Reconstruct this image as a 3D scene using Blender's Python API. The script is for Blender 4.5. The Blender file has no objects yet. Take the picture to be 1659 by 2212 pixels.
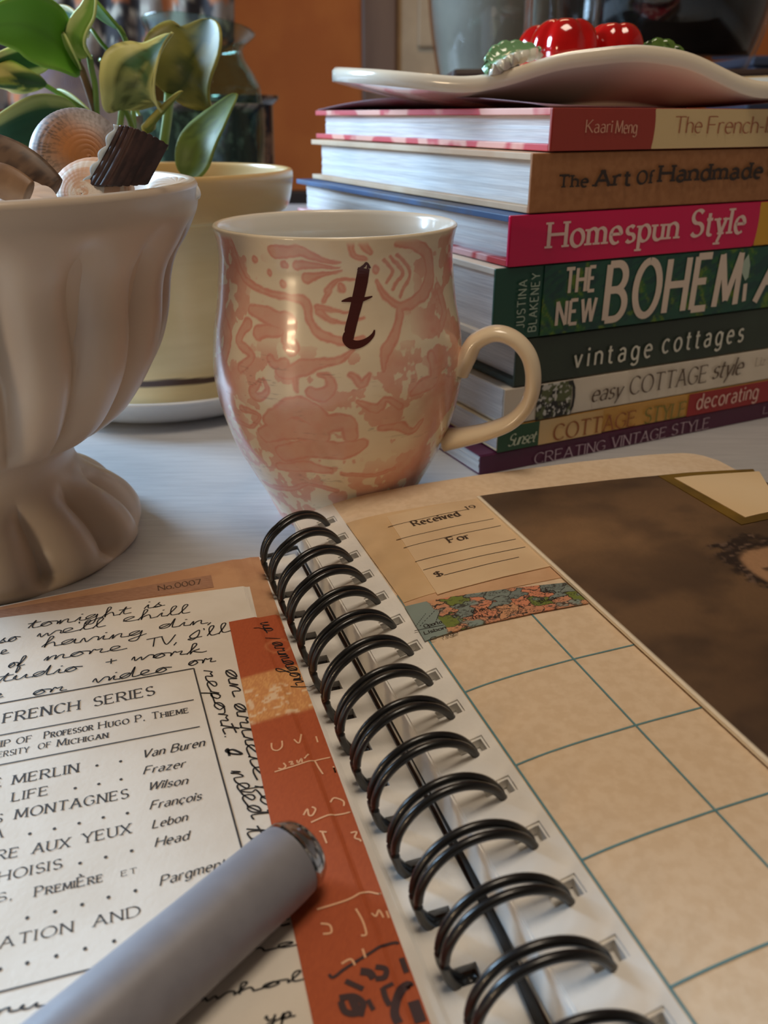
import bpy, math, random
import numpy as np
random.seed(4); rng = np.random.default_rng(7)
SC = bpy.context.scene; COL = SC.collection

# ------------------------------------------------------------------ camera, light, exposure
PF, PCX, PCY, HOR = 1800.0, 829.5, 1106.0, 250.0          # focal length and horizon of the 1659x2212 frame
TH = math.atan((PCY - HOR) / PF); CAMH = 0.135
cam = bpy.data.cameras.new('camera'); cam.sensor_fit = 'VERTICAL'; cam.sensor_height = 4.8
cam.lens = 4.8 * PF / 2212; cam.clip_start = 0.01; cam.clip_end = 30
cam.dof.use_dof = True; cam.dof.focus_distance = 0.225; cam.dof.aperture_fstop = cam.lens / 1.35
camo = bpy.data.objects.new('camera', cam); COL.objects.link(camo)
camo.location = (0, 0, CAMH); camo.rotation_euler = (math.pi / 2 - TH, 0, 0); SC.camera = camo
vs_ = SC.view_settings; vs_.view_transform = 'Standard'; vs_.look = 'None'; vs_.gamma = 1; vs_.exposure = 0.12
vs_.use_curve_mapping = False
wd = bpy.data.worlds.new('world'); SC.world = wd; wd.use_nodes = True
wd.node_tree.nodes['Background'].inputs[0].default_value = (0.62, 0.46, 0.33, 1)
wd.node_tree.nodes['Background'].inputs[1].default_value = 0.10
def area(name, loc, tgt, sx, sy, col, power):
    l = bpy.data.lights.new(name, 'AREA'); l.shape = 'RECTANGLE'; l.size = sx; l.size_y = sy; l.color = col; l.energy = power
    o = bpy.data.objects.new(name, l); COL.objects.link(o); o.location = loc
    d = np.array(tgt, float) - np.array(loc, float)
    from mathutils import Vector
    o.rotation_euler = Vector(d).to_track_quat('-Z', 'Y').to_euler(); return o
area('window_daylight', (-1.35, 0.95, 0.62), (0, 0.3, 0.0), 0.6, 0.55, (0.50, 0.74, 1.0), 48)
for z_, e_ in ((0.165, 1.0), (0.265, 1.0)):
    area('lamp_glow', (-0.79, -0.67, z_), (-0.02, 0.25, 0.06), 0.16, 0.02, (1.0, 0.74, 0.46), e_)
area('ceiling_lamp', (0.05, 0.12, 1.35), (0.0, 0.2, 0.0), 0.45, 0.45, (1.0, 0.84, 0.66), 6.6)
area('room_lamp', (0.1, 1.3, 1.5), (0.1, 2.3, 0.3), 0.4, 0.4, (1.0, 0.72, 0.42), 4.8)

# ------------------------------------------------------------------ calibration helpers (photo point -> place in the room)
CAM = np.array([0, 0, CAMH])
def ray(u, v):
    a = (u - PCX) / PF; b = -(v - PCY) / PF
    return np.array([a, math.cos(TH) + b * math.sin(TH), -math.sin(TH) + b * math.cos(TH)])
def PZ(u, v, z=0.0):
    d = ray(u, v); return CAM + d * (z - CAMH) / d[2]
def PY(u, v, y):
    d = ray(u, v); return CAM + d * y / d[1]
def PN(u, v, p, n):
    d = ray(u, v); n = np.array(n, float); return CAM + d * ((np.array(p) - CAM) @ n) / (d @ n)

# ------------------------------------------------------------------ numpy noise
def _h(ix, iy, seed):
    n = (ix.astype(np.int64) * 374761393 + iy.astype(np.int64) * 668265263 + seed * 974711) & 0xffffffff
    n = ((n ^ (n >> 13)) * 1274126177) & 0xffffffff
    return ((n ^ (n >> 16)) & 0xffff) / 65535.0
def vnoise(x, y, seed=0):
    x0 = np.floor(x); y0 = np.floor(y); fx = x - x0; fy = y - y0
    fx = fx * fx * (3 - 2 * fx); fy = fy * fy * (3 - 2 * fy)
    a, b, c, d = _h(x0, y0, seed), _h(x0 + 1, y0, seed), _h(x0, y0 + 1, seed), _h(x0 + 1, y0 + 1, seed)
    return (a * (1 - fx) + b * fx) * (1 - fy) + (c * (1 - fx) + d * fx) * fy
def fbm(x, y, seed=0, oct=4):
    r = 0; w = .5
    for k in range(oct):
        r = r + w * vnoise(x * 2 ** k, y * 2 ** k, seed + k); w *= .5
    return r / (1 - .5 ** oct)
def sst(a, b, x):
    t = np.clip((x - a) / (b - a), 0, 1); return t * t * (3 - 2 * t)
def lin(c):
    c = np.array(c, float) / 255.0
    return np.where(c <= .04045, c / 12.92, ((c + .055) / 1.055) ** 2.4)
def mixc(a, b, t): return a * (1 - t[..., None]) + b * t[..., None]

# ------------------------------------------------------------------ materials
def M(name, rgb, rough=.5, rgb2=None, ns=120, stretch=(1, 1, 1), lo=.4, hi=.6, bump=0, bs=400, detail=4, **kw):
    m = bpy.data.materials.new(name); m.use_nodes = True; nt = m.node_tree; b = nt.nodes['Principled BSDF']
    b.inputs['Base Color'].default_value = (*lin(rgb), 1); b.inputs['Roughness'].default_value = rough
    for k, v in kw.items(): b.inputs[k.replace('_', ' ')].default_value = v
    if rgb2 is not None or bump:
        tc = nt.nodes.new('ShaderNodeTexCoord'); mp = nt.nodes.new('ShaderNodeMapping'); mp.inputs['Scale'].default_value = stretch
        nt.links.new(tc.outputs['Object'], mp.inputs[0])
    if rgb2 is not None:
        n = nt.nodes.new('ShaderNodeTexNoise'); n.inputs['Scale'].default_value = ns; n.inputs['Detail'].default_value = detail
        r = nt.nodes.new('ShaderNodeValToRGB'); r.color_ramp.elements[0].position = lo; r.color_ramp.elements[1].position = hi
        r.color_ramp.elements[0].color = (*lin(rgb), 1); r.color_ramp.elements[1].color = (*lin(rgb2), 1)
        nt.links.new(mp.outputs[0], n.inputs['Vector']); nt.links.new(n.outputs[0], r.inputs[0]); nt.links.new(r.outputs[0], b.inputs['Base Color'])
    if bump:
        n = nt.nodes.new('ShaderNodeTexNoise'); n.inputs['Scale'].default_value = bs; n.inputs['Detail'].default_value = 3
        bp = nt.nodes.new('ShaderNodeBump'); bp.inputs['Strength'].default_value = bump; bp.inputs['Distance'].default_value = .001
        nt.links.new(mp.outputs[0], n.inputs['Vector']); nt.links.new(n.outputs[0], bp.inputs['Height']); nt.links.new(bp.outputs[0], b.inputs['Normal'])
    return m
def MA(name, rough=.6, **kw):
    m = M(name, (200, 200, 200), rough, **kw); nt = m.node_tree
    a = nt.nodes.new('ShaderNodeAttribute'); a.attribute_name = 'Col'
    nt.links.new(a.outputs['Color'], nt.nodes['Principled BSDF'].inputs['Base Color']); return m
def GLT(name, tint, refl=.9):
    m = bpy.data.materials.new(name); m.use_nodes = True; nt = m.node_tree; nt.nodes.remove(nt.nodes['Principled BSDF']); out = nt.nodes['Material Output']
    t = nt.nodes.new('ShaderNodeBsdfTransparent'); t.inputs[0].default_value = (*lin(tint), 1); g = nt.nodes.new('ShaderNodeBsdfGlossy'); g.inputs['Roughness'].default_value = .03; g.inputs[0].default_value = (refl, refl, refl, 1)
    w = nt.nodes.new('ShaderNodeLayerWeight'); w.inputs[0].default_value = .5; pw = nt.nodes.new('ShaderNodeMath'); pw.operation = 'POWER'; pw.inputs[1].default_value = 4
    f = nt.nodes.new('ShaderNodeMath'); f.operation = 'MULTIPLY_ADD'; f.inputs[1].default_value = .7; f.inputs[2].default_value = .035; mx = nt.nodes.new('ShaderNodeMixShader')
    nt.links.new(w.outputs['Facing'], pw.inputs[0]); nt.links.new(pw.outputs[0], f.inputs[0])
    nt.links.new(f.outputs[0], mx.inputs[0]); nt.links.new(t.outputs[0], mx.inputs[1]); nt.links.new(g.outputs[0], mx.inputs[2]); nt.links.new(mx.outputs[0], out.inputs[0]); return m
def GL(name, rgb, rough=.02, ior=1.45):
    return M(name, rgb, rough, Transmission_Weight=1.0, IOR=ior)

# ------------------------------------------------------------------ objects
XF = {}
def props(o, label=None, cat=None, group=None, kind=None):
    if label: o['label'] = label
    if cat: o['category'] = cat
    if group: o['group'] = group
    if kind: o['kind'] = kind
    return o
def E(name, label, cat, loc=(0, 0, 0), rz=0.0, group=None):
    o = bpy.data.objects.new(name, None); COL.objects.link(o); o.location = loc; o.rotation_euler = (0, 0, rz)
    o.empty_display_size = .01; XF[o.name] = (np.array(loc, float), rz); return props(o, label, cat, group)
def chain(p):
    while p.parent: p = p.parent
    return XF.get(p.name, (np.zeros(3), 0.0))
def obj(name, V, F, m, parent=None, smooth=True, col=None, world=True, mi=None, label=None):
    V = np.asarray(V, float)
    if parent is not None and world:
        loc, rz = chain(parent); V = V - loc; c, s = math.cos(-rz), math.sin(-rz)
        V = np.c_[V[:, 0] * c - V[:, 1] * s, V[:, 0] * s + V[:, 1] * c, V[:, 2]]
    me = bpy.data.meshes.new(name); F = [F] if not isinstance(F, list) else F
    if isinstance(F[0], np.ndarray):
        li = np.concatenate([f.ravel() for f in F]); cnt = np.concatenate([np.full(len(f), f.shape[1]) for f in F])
        me.vertices.add(len(V)); me.vertices.foreach_set('co', V.astype(np.float32).ravel())
        me.loops.add(len(li)); me.loops.foreach_set('vertex_index', li.astype(np.int32))
        me.polygons.add(len(cnt)); me.polygons.foreach_set('loop_start', np.r_[0, np.cumsum(cnt)[:-1]].astype(np.int32))
        me.update(calc_edges=True); me.validate()
    else:
        me.from_pydata([tuple(v) for v in V], [], F); me.update()
    ms = m if isinstance(m, (list, tuple)) else [m]
    for k in ms: me.materials.append(k)
    if mi is not None: me.polygons.foreach_set('material_index', np.asarray(mi, np.int32))
    me.polygons.foreach_set('use_smooth', np.full(len(me.polygons), smooth))
    if col is not None:
        at = me.attributes.new('Col', 'FLOAT_COLOR', 'POINT'); c = np.c_[col, np.ones(len(col))].astype(np.float32)
        at.data.foreach_set('color', c.ravel())
    o = bpy.data.objects.new(name, me); COL.objects.link(o)
    if parent is not None: o.parent = parent
    if label: o['label'] = label
    return o
def bevel(o, w, seg=2):
    b = o.modifiers.new('bevel', 'BEVEL'); b.width = w; b.segments = seg; b.limit_method = 'ANGLE'; return o
def box(name, lo, hi, m, parent=None, bv=0, world=False, **kw):
    x0, y0, z0 = lo; x1, y1, z1 = hi
    V = [(x, y, z) for z in (z0, z1) for y in (y0, y1) for x in (x0, x1)]
    F = [(0, 2, 3, 1), (4, 5, 7, 6), (0, 1, 5, 4), (2, 6, 7, 3), (0, 4, 6, 2), (1, 3, 7, 5)]
    o = obj(name, V, F, m, parent, smooth=False, world=world, **kw)
    if bv: bevel(o, bv)
    return o
def gfaces(nu, nv, cu=False, mask=None):
    i = np.arange(nu if cu else nu - 1); j = np.arange(nv - 1); I, J = np.meshgrid(i, j, indexing='ij')
    if mask is not None: I, J = I[mask], J[mask]
    I = I.ravel(); J = J.ravel(); I2 = (I + 1) % nu
    return np.stack([I * nv + J, I2 * nv + J, I2 * nv + J + 1, I * nv + J + 1], 1)
def lathe(name, prof, c, m, parent=None, n=64, flute=None, col=None, cap=True, smooth=True, world=True):
    prof = np.array(prof, float); th = np.linspace(0, 2 * np.pi, n, endpoint=False)
    T, K = np.meshgrid(th, np.arange(len(prof)), indexing='ij')
    R = prof[K, 0]; Z = prof[K, 1]
    if flute: R, Z = flute(R, Z, T, K)
    V = np.stack([c[0] + R * np.cos(T), c[1] + R * np.sin(T), c[2] + Z], -1).reshape(-1, 3)
    F = [gfaces(n, len(prof), True)]
    if cap:
        nv = len(prof); V = np.r_[V, [[c[0], c[1], c[2] + prof[0, 1]]]]; k = len(V) - 1
        i = np.arange(n); F.append(np.stack([np.full(n, k), ((i + 1) % n) * nv, i * nv], 1))
    cc = col(T.ravel(), Z.ravel(), R.ravel()) if col is not None else None
    if cc is not None and cap: cc = np.r_[cc, cc[:1]]
    return obj(name, V, F, m, parent, smooth, cc, world)
def smoothcurve(pts, n=8, closed=False):
    P = np.array(pts, float); out = []
    N = len(P)
    for i in range(N if closed else N - 1):
        p0 = P[i - 1] if (i > 0 or closed) else P[0]; p1 = P[i]; p2 = P[(i + 1) % N]; p3 = P[(i + 2) % N] if (closed or i + 2 < N) else P[-1]
        for t in np.arange(n) / n:
            out.append(.5 * (2 * p1 + (p2 - p0) * t + (2 * p0 - 5 * p1 + 4 * p2 - p3) * t * t + (3 * p1 - p0 - 3 * p2 + p3) * t ** 3))
    if not closed: out.append(P[-1])
    return np.array(out)
def tubemesh(pts, rad, n=10, up=(0, 0, 1), ry=None):
    P = np.array(pts, float); N = len(P); rad = np.broadcast_to(np.asarray(rad, float), (N,)); ry = rad if ry is None else np.broadcast_to(np.asarray(ry, float), (N,))
    T = np.gradient(P, axis=0); T /= np.linalg.norm(T, axis=1)[:, None] + 1e-12
    A = np.cross(T, np.array(up, float)); A /= np.linalg.norm(A, axis=1)[:, None] + 1e-12; B = np.cross(A, T)
    t = np.linspace(0, 2 * np.pi, n, endpoint=False)
    V = P[:, None, :] + A[:, None, :] * (np.cos(t)[None, :, None] * rad[:, None, None]) + B[:, None, :] * (np.sin(t)[None, :, None] * ry[:, None, None])
    F = gfaces(n, N, True); i = F // N; j = F % N; F = j * n + i
    V = np.r_[V.reshape(-1, 3), P[:1], P[-1:]]; k = N * n; a = np.arange(n); b = (a + 1) % n
    caps = np.r_[np.stack([np.full(n, k), a, b], 1), np.stack([np.full(n, k + 1), (N - 1) * n + b, (N - 1) * n + a], 1)]
    return V, [F, caps]
def tube(name, pts, rad, m, parent=None, n=10, up=(0, 0, 1), ry=None, **kw):
    V, F = tubemesh(pts, rad, n, up, ry); return obj(name, V, F, m, parent, **kw)
def merge(parts):
    V = []; F4 = []; F3 = []; o = 0
    for v, fs in parts:
        V.append(v)
        for f in fs: (F4 if f.shape[1] == 4 else F3).append(f + o)
        o += len(v)
    F = [np.concatenate(F4)] if F4 else []
    if F3: F.append(np.concatenate(F3))
    return np.concatenate(V), F

# ------------------------------------------------------------------ a pen-stroke alphabet (capital height 1)
G = {
'A': (.74, '0,0 .36,1|.36,1 .72,0|.13,.36 .6,.36'), 'B': (.66, '0,0 0,1|0,1 .28,1 @.28,.77,.28,.23,90,-90 0,.54|.28,.54 @.28,.27,.34,.27,90,-90 0,0'),
'C': (.72, '@.4,.5,.4,.5,42,318'), 'D': (.76, '0,0 0,1|0,1 .26,1 @.26,.5,.47,.5,90,-90 0,0'), 'E': (.58, '0,0 0,1|0,1 .52,1|0,.53 .42,.53|0,0 .55,0'),
'F': (.56, '0,0 0,1|0,1 .52,1|0,.52 .42,.52'), 'G': (.78, '@.4,.5,.4,.5,42,325 .73,.44 .5,.44'), 'H': (.72, '0,0 0,1|.7,0 .7,1|0,.52 .7,.52'),
'I': (.06, '0,0 0,1'), 'J': (.34, '.3,1 .3,.2 @.12,.2,.18,.2,0,-150'), 'K': (.66, '0,0 0,1|.58,1 0,.42|.18,.56 .64,0'), 'L': (.52, '0,0 0,1|0,0 .5,0'),
'M': (.86, '0,0 .06,1|.06,1 .42,.1|.42,.1 .78,1|.78,1 .84,0'), 'N': (.66, '0,0 0,1|0,1 .64,0|.64,0 .64,1'), 'O': (.84, '@.42,.5,.42,.5,90,450'),
'P': (.58, '0,0 0,1|0,1 .28,1 @.28,.74,.29,.26,90,-90 0,.48'), 'R': (.66, '0,0 0,1|0,1 .28,1 @.28,.75,.28,.25,90,-90 0,.5|.26,.5 .64,0'),
'S': (.54, '@.28,.75,.25,.25,35,270 @.28,.25,.27,.25,90,-150'), 'T': (.7, '.35,0 .35,1|0,1 .7,1'), 'U': (.64, '0,1 0,.28 @.31,.28,.31,.28,180,360 .62,1'),
'V': (.7, '0,1 .34,0|.34,0 .68,1'), 'W': (1.0, '0,1 .25,0|.25,0 .5,1|.5,1 .75,0|.75,0 1,1'), 'X': (.68, '0,1 .66,0|.66,1 0,0'),
'Y': (.68, '0,1 .34,.48|.68,1 .34,.48|.34,.5 .34,0'), 'Z': (.6, '0,1 .56,1|.56,1 0,0|0,0 .58,0'),
'a': (.46, '@.22,.46,.19,.19,150,0 .41,0|.41,.37 .22,.37 @.2,.18,.19,.19,90,330'), 'b': (.46, '0,0 0,1|@.23,.32,.23,.33,160,-160'),
'c': (.44, '@.24,.32,.24,.33,45,315'), 'd': (.48, '.46,0 .46,1|@.23,.32,.23,.33,20,340'), 'e': (.48, '.02,.36 .46,.36 @.24,.32,.23,.33,8,310'),
'f': (.32, '.14,0 .14,.8 @.3,.8,.16,.2,180,50|0,.62 .3,.62'), 'g': (.46, '.44,.62 .44,-.1 @.22,-.1,.22,.2,0,-150|@.22,.32,.22,.33,20,340'),
'h': (.44, '0,0 0,1|0,.42 @.21,.42,.21,.23,180,0 .42,0'), 'i': (.04, '0,0 0,.64|!0,.86'), 'j': (.1, '.08,.64 .08,-.15 @-.06,-.15,.14,.15,0,-120|!.08,.86'),
'k': (.44, '0,0 0,1|.38,.64 0,.26|.12,.38 .42,0'), 'l': (.04, '0,0 0,1'), 'm': (.74, '0,0 0,.64|0,.45 @.18,.45,.18,.2,180,0 .36,0|.36,.45 @.54,.45,.18,.2,180,0 .72,0'),
'n': (.44, '0,0 0,.64|0,.42 @.21,.42,.21,.23,180,0 .42,0'), 'o': (.5, '@.25,.32,.25,.33,90,450'), 'p': (.46, '0,-.32 0,.64|@.23,.32,.23,.33,160,-160'),
'r': (.30, '0,0 0,.64|0,.42 @.2,.42,.2,.23,180,60'), 's': (.38, '@.19,.485,.16,.16,35,270 @.19,.16,.18,.165,90,-150'), 't': (.27, '.08,.86 .08,.12 @.22,.12,.14,.12,180,300|-.05,.62 .25,.62'),
'u': (.44, '0,.64 0,.22 @.2,.22,.2,.22,180,350|.4,.64 .4,0'), 'v': (.46, '0,.64 .22,0|.22,0 .44,.64'), 'w': (.7, '0,.64 .17,0|.17,0 .34,.64|.34,.64 .51,0|.51,0 .68,.64'),
'y': (.46, '0,.64 .23,0|.44,.64 .23,0 .1,-.32'), 'z': (.42, '0,.63 .38,.63|.38,.63 0,0|0,0 .4,0'),
'\u00e7': (.44, '@.24,.32,.24,.33,45,315|.24,0 .3,-.12 .16,-.2'), '\u00c8': (.58, '0,0 0,1|0,1 .52,1|0,.53 .42,.53|0,0 .55,0|.12,1.3 .34,1.12'),
'0': (.56, '@.28,.5,.28,.5,90,450'), '1': (.2, '.12,0 .12,.98|0,.84 .12,.98'), '7': (.52, '0,.98 .5,.98|.5,.98 .18,0'), '9': (.5, '@.25,.7,.25,.28,20,380 @0,.6,.5,.6,10,-70'),
'.': (.06, '!.02,.04'), ',': (.08, '.06,.08 0,-.16'), "'": (.06, '.04,1 .02,.8'), '-': (.32, '0,.34 .28,.34'), ' ': (.26, ''),
'$': (.5, '@.25,.75,.22,.22,35,270 @.25,.26,.24,.24,90,-150|.25,-.12 .25,1.12'), '+': (.5, '0,.4 .5,.4|.25,.15 .25,.65'),
}
def gpts(s):
    out = []
    for st in s.split('|'):
        st = st.strip()
        if not st: continue
        if st[0] == '!':
            out.append(('dot', np.array([[float(q) for q in st[1:].split(',')]]))); continue
        p = []
        for tk in st.split():
            if tk[0] == '@':
                cx, cy, rx, ry, a0, a1 = [float(q) for q in tk[1:].split(',')]; n = max(6, int(abs(a1 - a0) / 12))
                p += [(cx + rx * math.cos(math.radians(a)), cy + ry * math.sin(math.radians(a))) for a in np.linspace(a0, a1, n)]
            else: p.append(tuple(float(q) for q in tk.split(',')))
        out.append(('s', np.array(p)))
    return out
class Ink:
    """flat marks printed or written on a surface; surf maps (x,y) in mm to room points"""
    def __init__(s, surf, lift=.00012): s.surf = surf; s.V = []; s.F = []; s.n = 0; s.lift = lift; s.k = 0
    def ribbon(s, P, w, closed=False):
        P = np.array(P, float); keep = np.r_[True, np.linalg.norm(np.diff(P, axis=0), axis=1) > 1e-6]; P = P[keep]
        w = np.broadcast_to(np.asarray(w, float), (len(keep),))[keep]
        if len(P) < 2: return
        Q = [P[0]]; W = [w[0]]
        for i in range(1, len(P)):
            m = max(1, int(np.linalg.norm(P[i] - P[i - 1]) / 2.5))
            for t in np.arange(1, m + 1) / m: Q.append(P[i - 1] * (1 - t) + P[i] * t); W.append(w[i - 1] * (1 - t) + w[i] * t)
        P = np.array(Q); w = np.array(W)
        T = np.gradient(P, axis=0); T /= np.linalg.norm(T, axis=1)[:, None] + 1e-9; Nn = np.c_[-T[:, 1], T[:, 0]]
        A = P + Nn * w[:, None] / 2; B = P - Nn * w[:, None] / 2
        s.add(np.c_[A, B].reshape(-1, 2), [(2 * i, 2 * i + 1, 2 * i + 3, 2 * i + 2) for i in range(len(P) - 1)])
    def add(s, P2, faces):
        s.k += 1; P = s.surf(np.asarray(P2, float), s.lift + (s.k % 40) * .0000015)
        s.V.append(P); s.F += [tuple(i + s.n for i in f) for f in faces]; s.n += len(P)
    def poly(s, P2): s.add(P2, [tuple(range(len(P2)))])
    def disc(s, c, r, n=10):
        t = np.linspace(0, 2 * np.pi, n, endpoint=False); s.poly(np.c_[c[0] + r * np.cos(t), c[1] + r * np.sin(t)])
    def text(s, txt, p0, p1, cap, thick=.14, thin=.35, nib=20, serif=.0, slab=.05, shear=0, track=.16, fitn=None, smallcaps=False, drop=0):
        p0 = np.array(p0, float); p1 = np.array(p1, float); d = p1 - p0; L = np.linalg.norm(d); d /= L; up = np.array([-d[1], d[0]])
        x = 0; items = []; xf = None
        for i, ch in enumerate(txt):
            sc = 1.0
            if smallcaps and ch.islower(): ch = ch.upper(); sc = .74
            adv, st = G.get(ch, G[' ']); items.append((x, sc, st)); x += (adv + track) * sc
            if fitn and i + 1 == fitn: xf = x
        tot = (xf or x) - track; hs = L / (tot * cap)
        for x0, sc, st in items:
            for kind, P in gpts(st):
                if kind == 'dot':
                    q = P[0] * sc; s.disc(p0 + d * (x0 + q[0] + shear * q[1]) * cap * hs + up * q[1] * cap, thick * cap * .62); continue
                Q = P * sc; X = (x0 + Q[:, 0]) * hs + shear * Q[:, 1]; Y = Q[:, 1]
                R = np.c_[X, Y] * cap
                T = np.gradient(R, axis=0); ang = np.arctan2(T[:, 1], T[:, 0]); w = thick * cap * (thin + (1 - thin) * np.abs(np.sin(ang - math.radians(nib))))
                W = p0 + R[:, :1] * d + R[:, 1:] * up
                s.ribbon(W, w)
                if serif:
                    for e, t in ((0, T[0]), (-1, T[-1])):
                        y = Y[e] / sc; a = abs(math.degrees(math.atan2(t[1], t[0]))) % 180
                        if 35 < a < 145 and min(abs(y), abs(y - 1), abs(y - .64), abs(y + .32)) < .03:
                            c = W[e]; y0 = slab * cap * (.5 if y in (0,) else -.5)
                            h = serif * cap * min(1, hs)
                            lft = h; rgt = h
                            if y > .6 and txt.islower(): rgt = h * .3
                            s.ribbon([c - d * lft + up * y0, c + d * rgt + up * y0], slab * cap)
                    if len(P) > 1:
                        for e, t in ((0, T[0]), (-1, T[-1])):
                            a = abs(math.degrees(math.atan2(t[1], t[0]))) % 180; y = Y[e] / sc
                            if (a < 12 or a > 168) and (abs(y) < .02 or abs(y - 1) < .02 or abs(y - .53) < .02) and abs(P[0][1] - P[-1][1]) < .01 and st.count('|') > 0 and X[e] > min(X) + .01:
                                c = W[e]; hh = serif * cap * .8 * (-1 if y > .9 else 1)
                                s.ribbon([c, c + up * hh], slab * cap * 1.3)
    def build(s, name, m, parent, **kw):
        return obj(name, np.concatenate(s.V), s.F, m, parent, smooth=False, **kw)
# cursive hand: x-height 1, each letter runs from its entry to its exit near the base line
H = {
'a': '0,.1 .5,.95 .2,.95 -.02,.5 .12,.05 .45,.25 .62,.95 .62,.15 .9,.08', 'b': '0,.1 .4,1.9 .15,2 .12,.2 .4,.0 .6,.5 .4,.8 .9,.6', 'c': '0,.15 .55,.85 .25,1 .02,.5 .25,.02 .8,.1',
'd': '0,.1 .5,.9 .2,.95 0,.5 .15,.03 .5,.4 .72,2.1 .66,.3 .8,.05 1.0,.12', 'e': '0,.15 .5,.65 .4,1 .15,.9 .1,.3 .35,.0 .9,.15', 'f': '0,.1 .45,1.6 .35,2.1 .15,1.6 .1,-.9 .2,-1.1 .35,-.4 .25,.05 .7,.25',
'g': '0,.1 .5,.95 .2,.95 0,.5 .15,.1 .5,.4 .62,.95 .5,-.9 .2,-1.1 .1,-.7 .9,.15', 'h': '0,.1 .4,1.9 .22,2.1 .15,.0 .2,.5 .5,.9 .62,.3 .65,.02 .95,.12',
'i': '0,.1 .25,.9 .25,.15 .55,.08|*.32,1.55', 'l': '0,.1 .42,1.8 .28,2.1 .15,1.4 .2,.1 .6,.1', 'k': '0,.1 .4,1.9 .2,2.1 .15,.0 .25,.5 .6,.85 .3,.5 .7,.05 1,.15',
'm': '0,.1 .15,.85 .15,.0 .3,.7 .5,.85 .5,.02 .65,.7 .85,.85 .88,.1 1.2,.1', 'n': '0,.1 .15,.85 .15,.0 .3,.65 .55,.88 .58,.1 .95,.1', 'o': '0,.2 .4,.95 .1,.8 .0,.3 .25,.0 .55,.4 .42,.9 .85,.75',
'p': '0,.1 .2,.9 .05,-1.1 .18,.4 .4,.95 .6,.6 .4,.05 .2,.1 .9,.15', 'r': '0,.1 .15,.95 .3,.75 .55,.85 .5,.15 .85,.1', 's': '0,.05 .4,1 .3,.7 .5,.2 .2,.0 .1,.12 .75,.12',
't': '0,.1 .3,1.7 .2,.6 .28,.05 .65,.12|-.1,1.1 .6,1.25', 'u': '0,.5 .1,.9 .1,.15 .35,.05 .6,.85 .6,.15 .95,.1', 'v': '0,.3 .12,.9 .3,.02 .6,.9 .85,.75', 'w': '0,.3 .1,.9 .2,.05 .45,.7 .55,.05 .85,.9 1.1,.75',
'y': '0,.5 .1,.9 .2,.15 .5,.3 .6,.9 .45,-.9 .15,-1 .2,-.5 .9,.1', 'T': '-.1,1.7 .9,1.85|.4,1.8 .38,0', 'V': '0,1.7 .35,.0 .85,1.8', 'I': '.1,.2 .0,.9 .5,1.8 .4,.6 .1,.0 -.1,.3 .6,.25', 'S': '.6,1.7 .2,1.6 .5,.7 .2,.0 -.1,.3',
"'": '.1,2 .15,1.6', ',': '.1,.1 -.05,-.45', '.': '.1,.05 .16,.02', '+': '0,.6 .8,.65|.38,1.1 .4,.15', '(': '.3,1.9 .0,.8 .3,-.6', ')': '0,1.9 .3,.8 0,-.6', '/': '.5,2 0,-.4',
}
def script_on(ink, txt, p0, p1, xh, w=.35, slant=.35):
    p0 = np.array(p0, float); p1 = np.array(p1, float); d = p1 - p0; L = np.linalg.norm(d); d /= L; up = np.array([-d[1], d[0]])
    x = 0; main = []; extra = []
    for ch in txt:
        if ch == ' ': x += .8; main.append(None); continue
        st = H[ch].split('|')
        def pp(q): return [(x + float(a), float(b)) for a, b in (t.split(',') for t in q.split())]
        p = pp(st[0])
        for q in st[1:]:
            extra.append([(x + .25, 1.5), (x + .36, 1.53)] if q[0] == '*' else pp(q))
        if ch in "',.+TI()/V": main.append(None); extra.append(p); x += .85 if ch not in "',." else .4
        else: main += p; x += max(a for a, b in p) - x + .02
    hs = L / max(x, .1) / xh
    seg = []; runs = []
    for q in main + [None]:
        if q is None:
            if len(seg) > 1: runs.append(seg)
            seg = []
        else: seg.append(q)
    for r in runs + extra:
        r = np.array(r, float); r = smoothcurve(r, 6) if len(r) > 2 else r
        X = r[:, 0] * hs * xh + slant * r[:, 1] * xh; Y = r[:, 1] * xh
        W = p0 + X[:, None] * d + Y[:, None] * up
        T = np.gradient(W, axis=0); a = np.arctan2(T[:, 1], T[:, 0]); ink.ribbon(W, w * (.72 + .28 * np.abs(np.sin(a))))
def circ(c, r, n=20): return [(c[0] + r * math.cos(t), c[1] + r * math.sin(t)) for t in np.linspace(0, 2 * math.pi, n)]

# ------------------------------------------------------------------ the room and the table
props(box('floor', (-2.6, -1.6, -.80), (2.8, 2.72, -.75), M('floor_wood', (70, 45, 30), .5, (50, 30, 20), 20, (1, 8, 1))), kind='structure')
props(box('wall_back', (-2.6, 2.6, -.75), (2.8, 2.72, 1.9), M('orange_paint', (196, 108, 42), .75, (186, 98, 36), 6, bump=.15, bs=300)), kind='structure')
WX = lambda u, y=2.6: PY(u, 100, y)[0]
wood_trim = M('trim_wood', (128, 98, 80), .5, (104, 76, 62), 12, (1, 1, .12), bump=.2, bs=40)
cream_paint = M('door_paint', (196, 170, 138), .6, (184, 158, 128), 10)
dr = box('door_1', (WX(858), 2.57, -.75), (WX(1400), 2.598, 1.5), cream_paint, bv=.004); props(dr, kind='structure')
for (z0, z1, nm) in ((.30, 1.4, 'door_panel'), (-.6, .24, 'door_panel')):
    box(nm, (WX(900), 2.555, z0), (WX(1320), 2.57, z1), cream_paint, dr, bv=.008)
props(box('trim_1', (WX(782), 2.55, -.75), (WX(857), 2.6, 1.6), wood_trim, bv=.008), kind='structure')
props(box('trim_2', (WX(1400), 2.55, -.75), (WX(1475), 2.6, 1.6), wood_trim, bv=.008), kind='structure')
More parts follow.
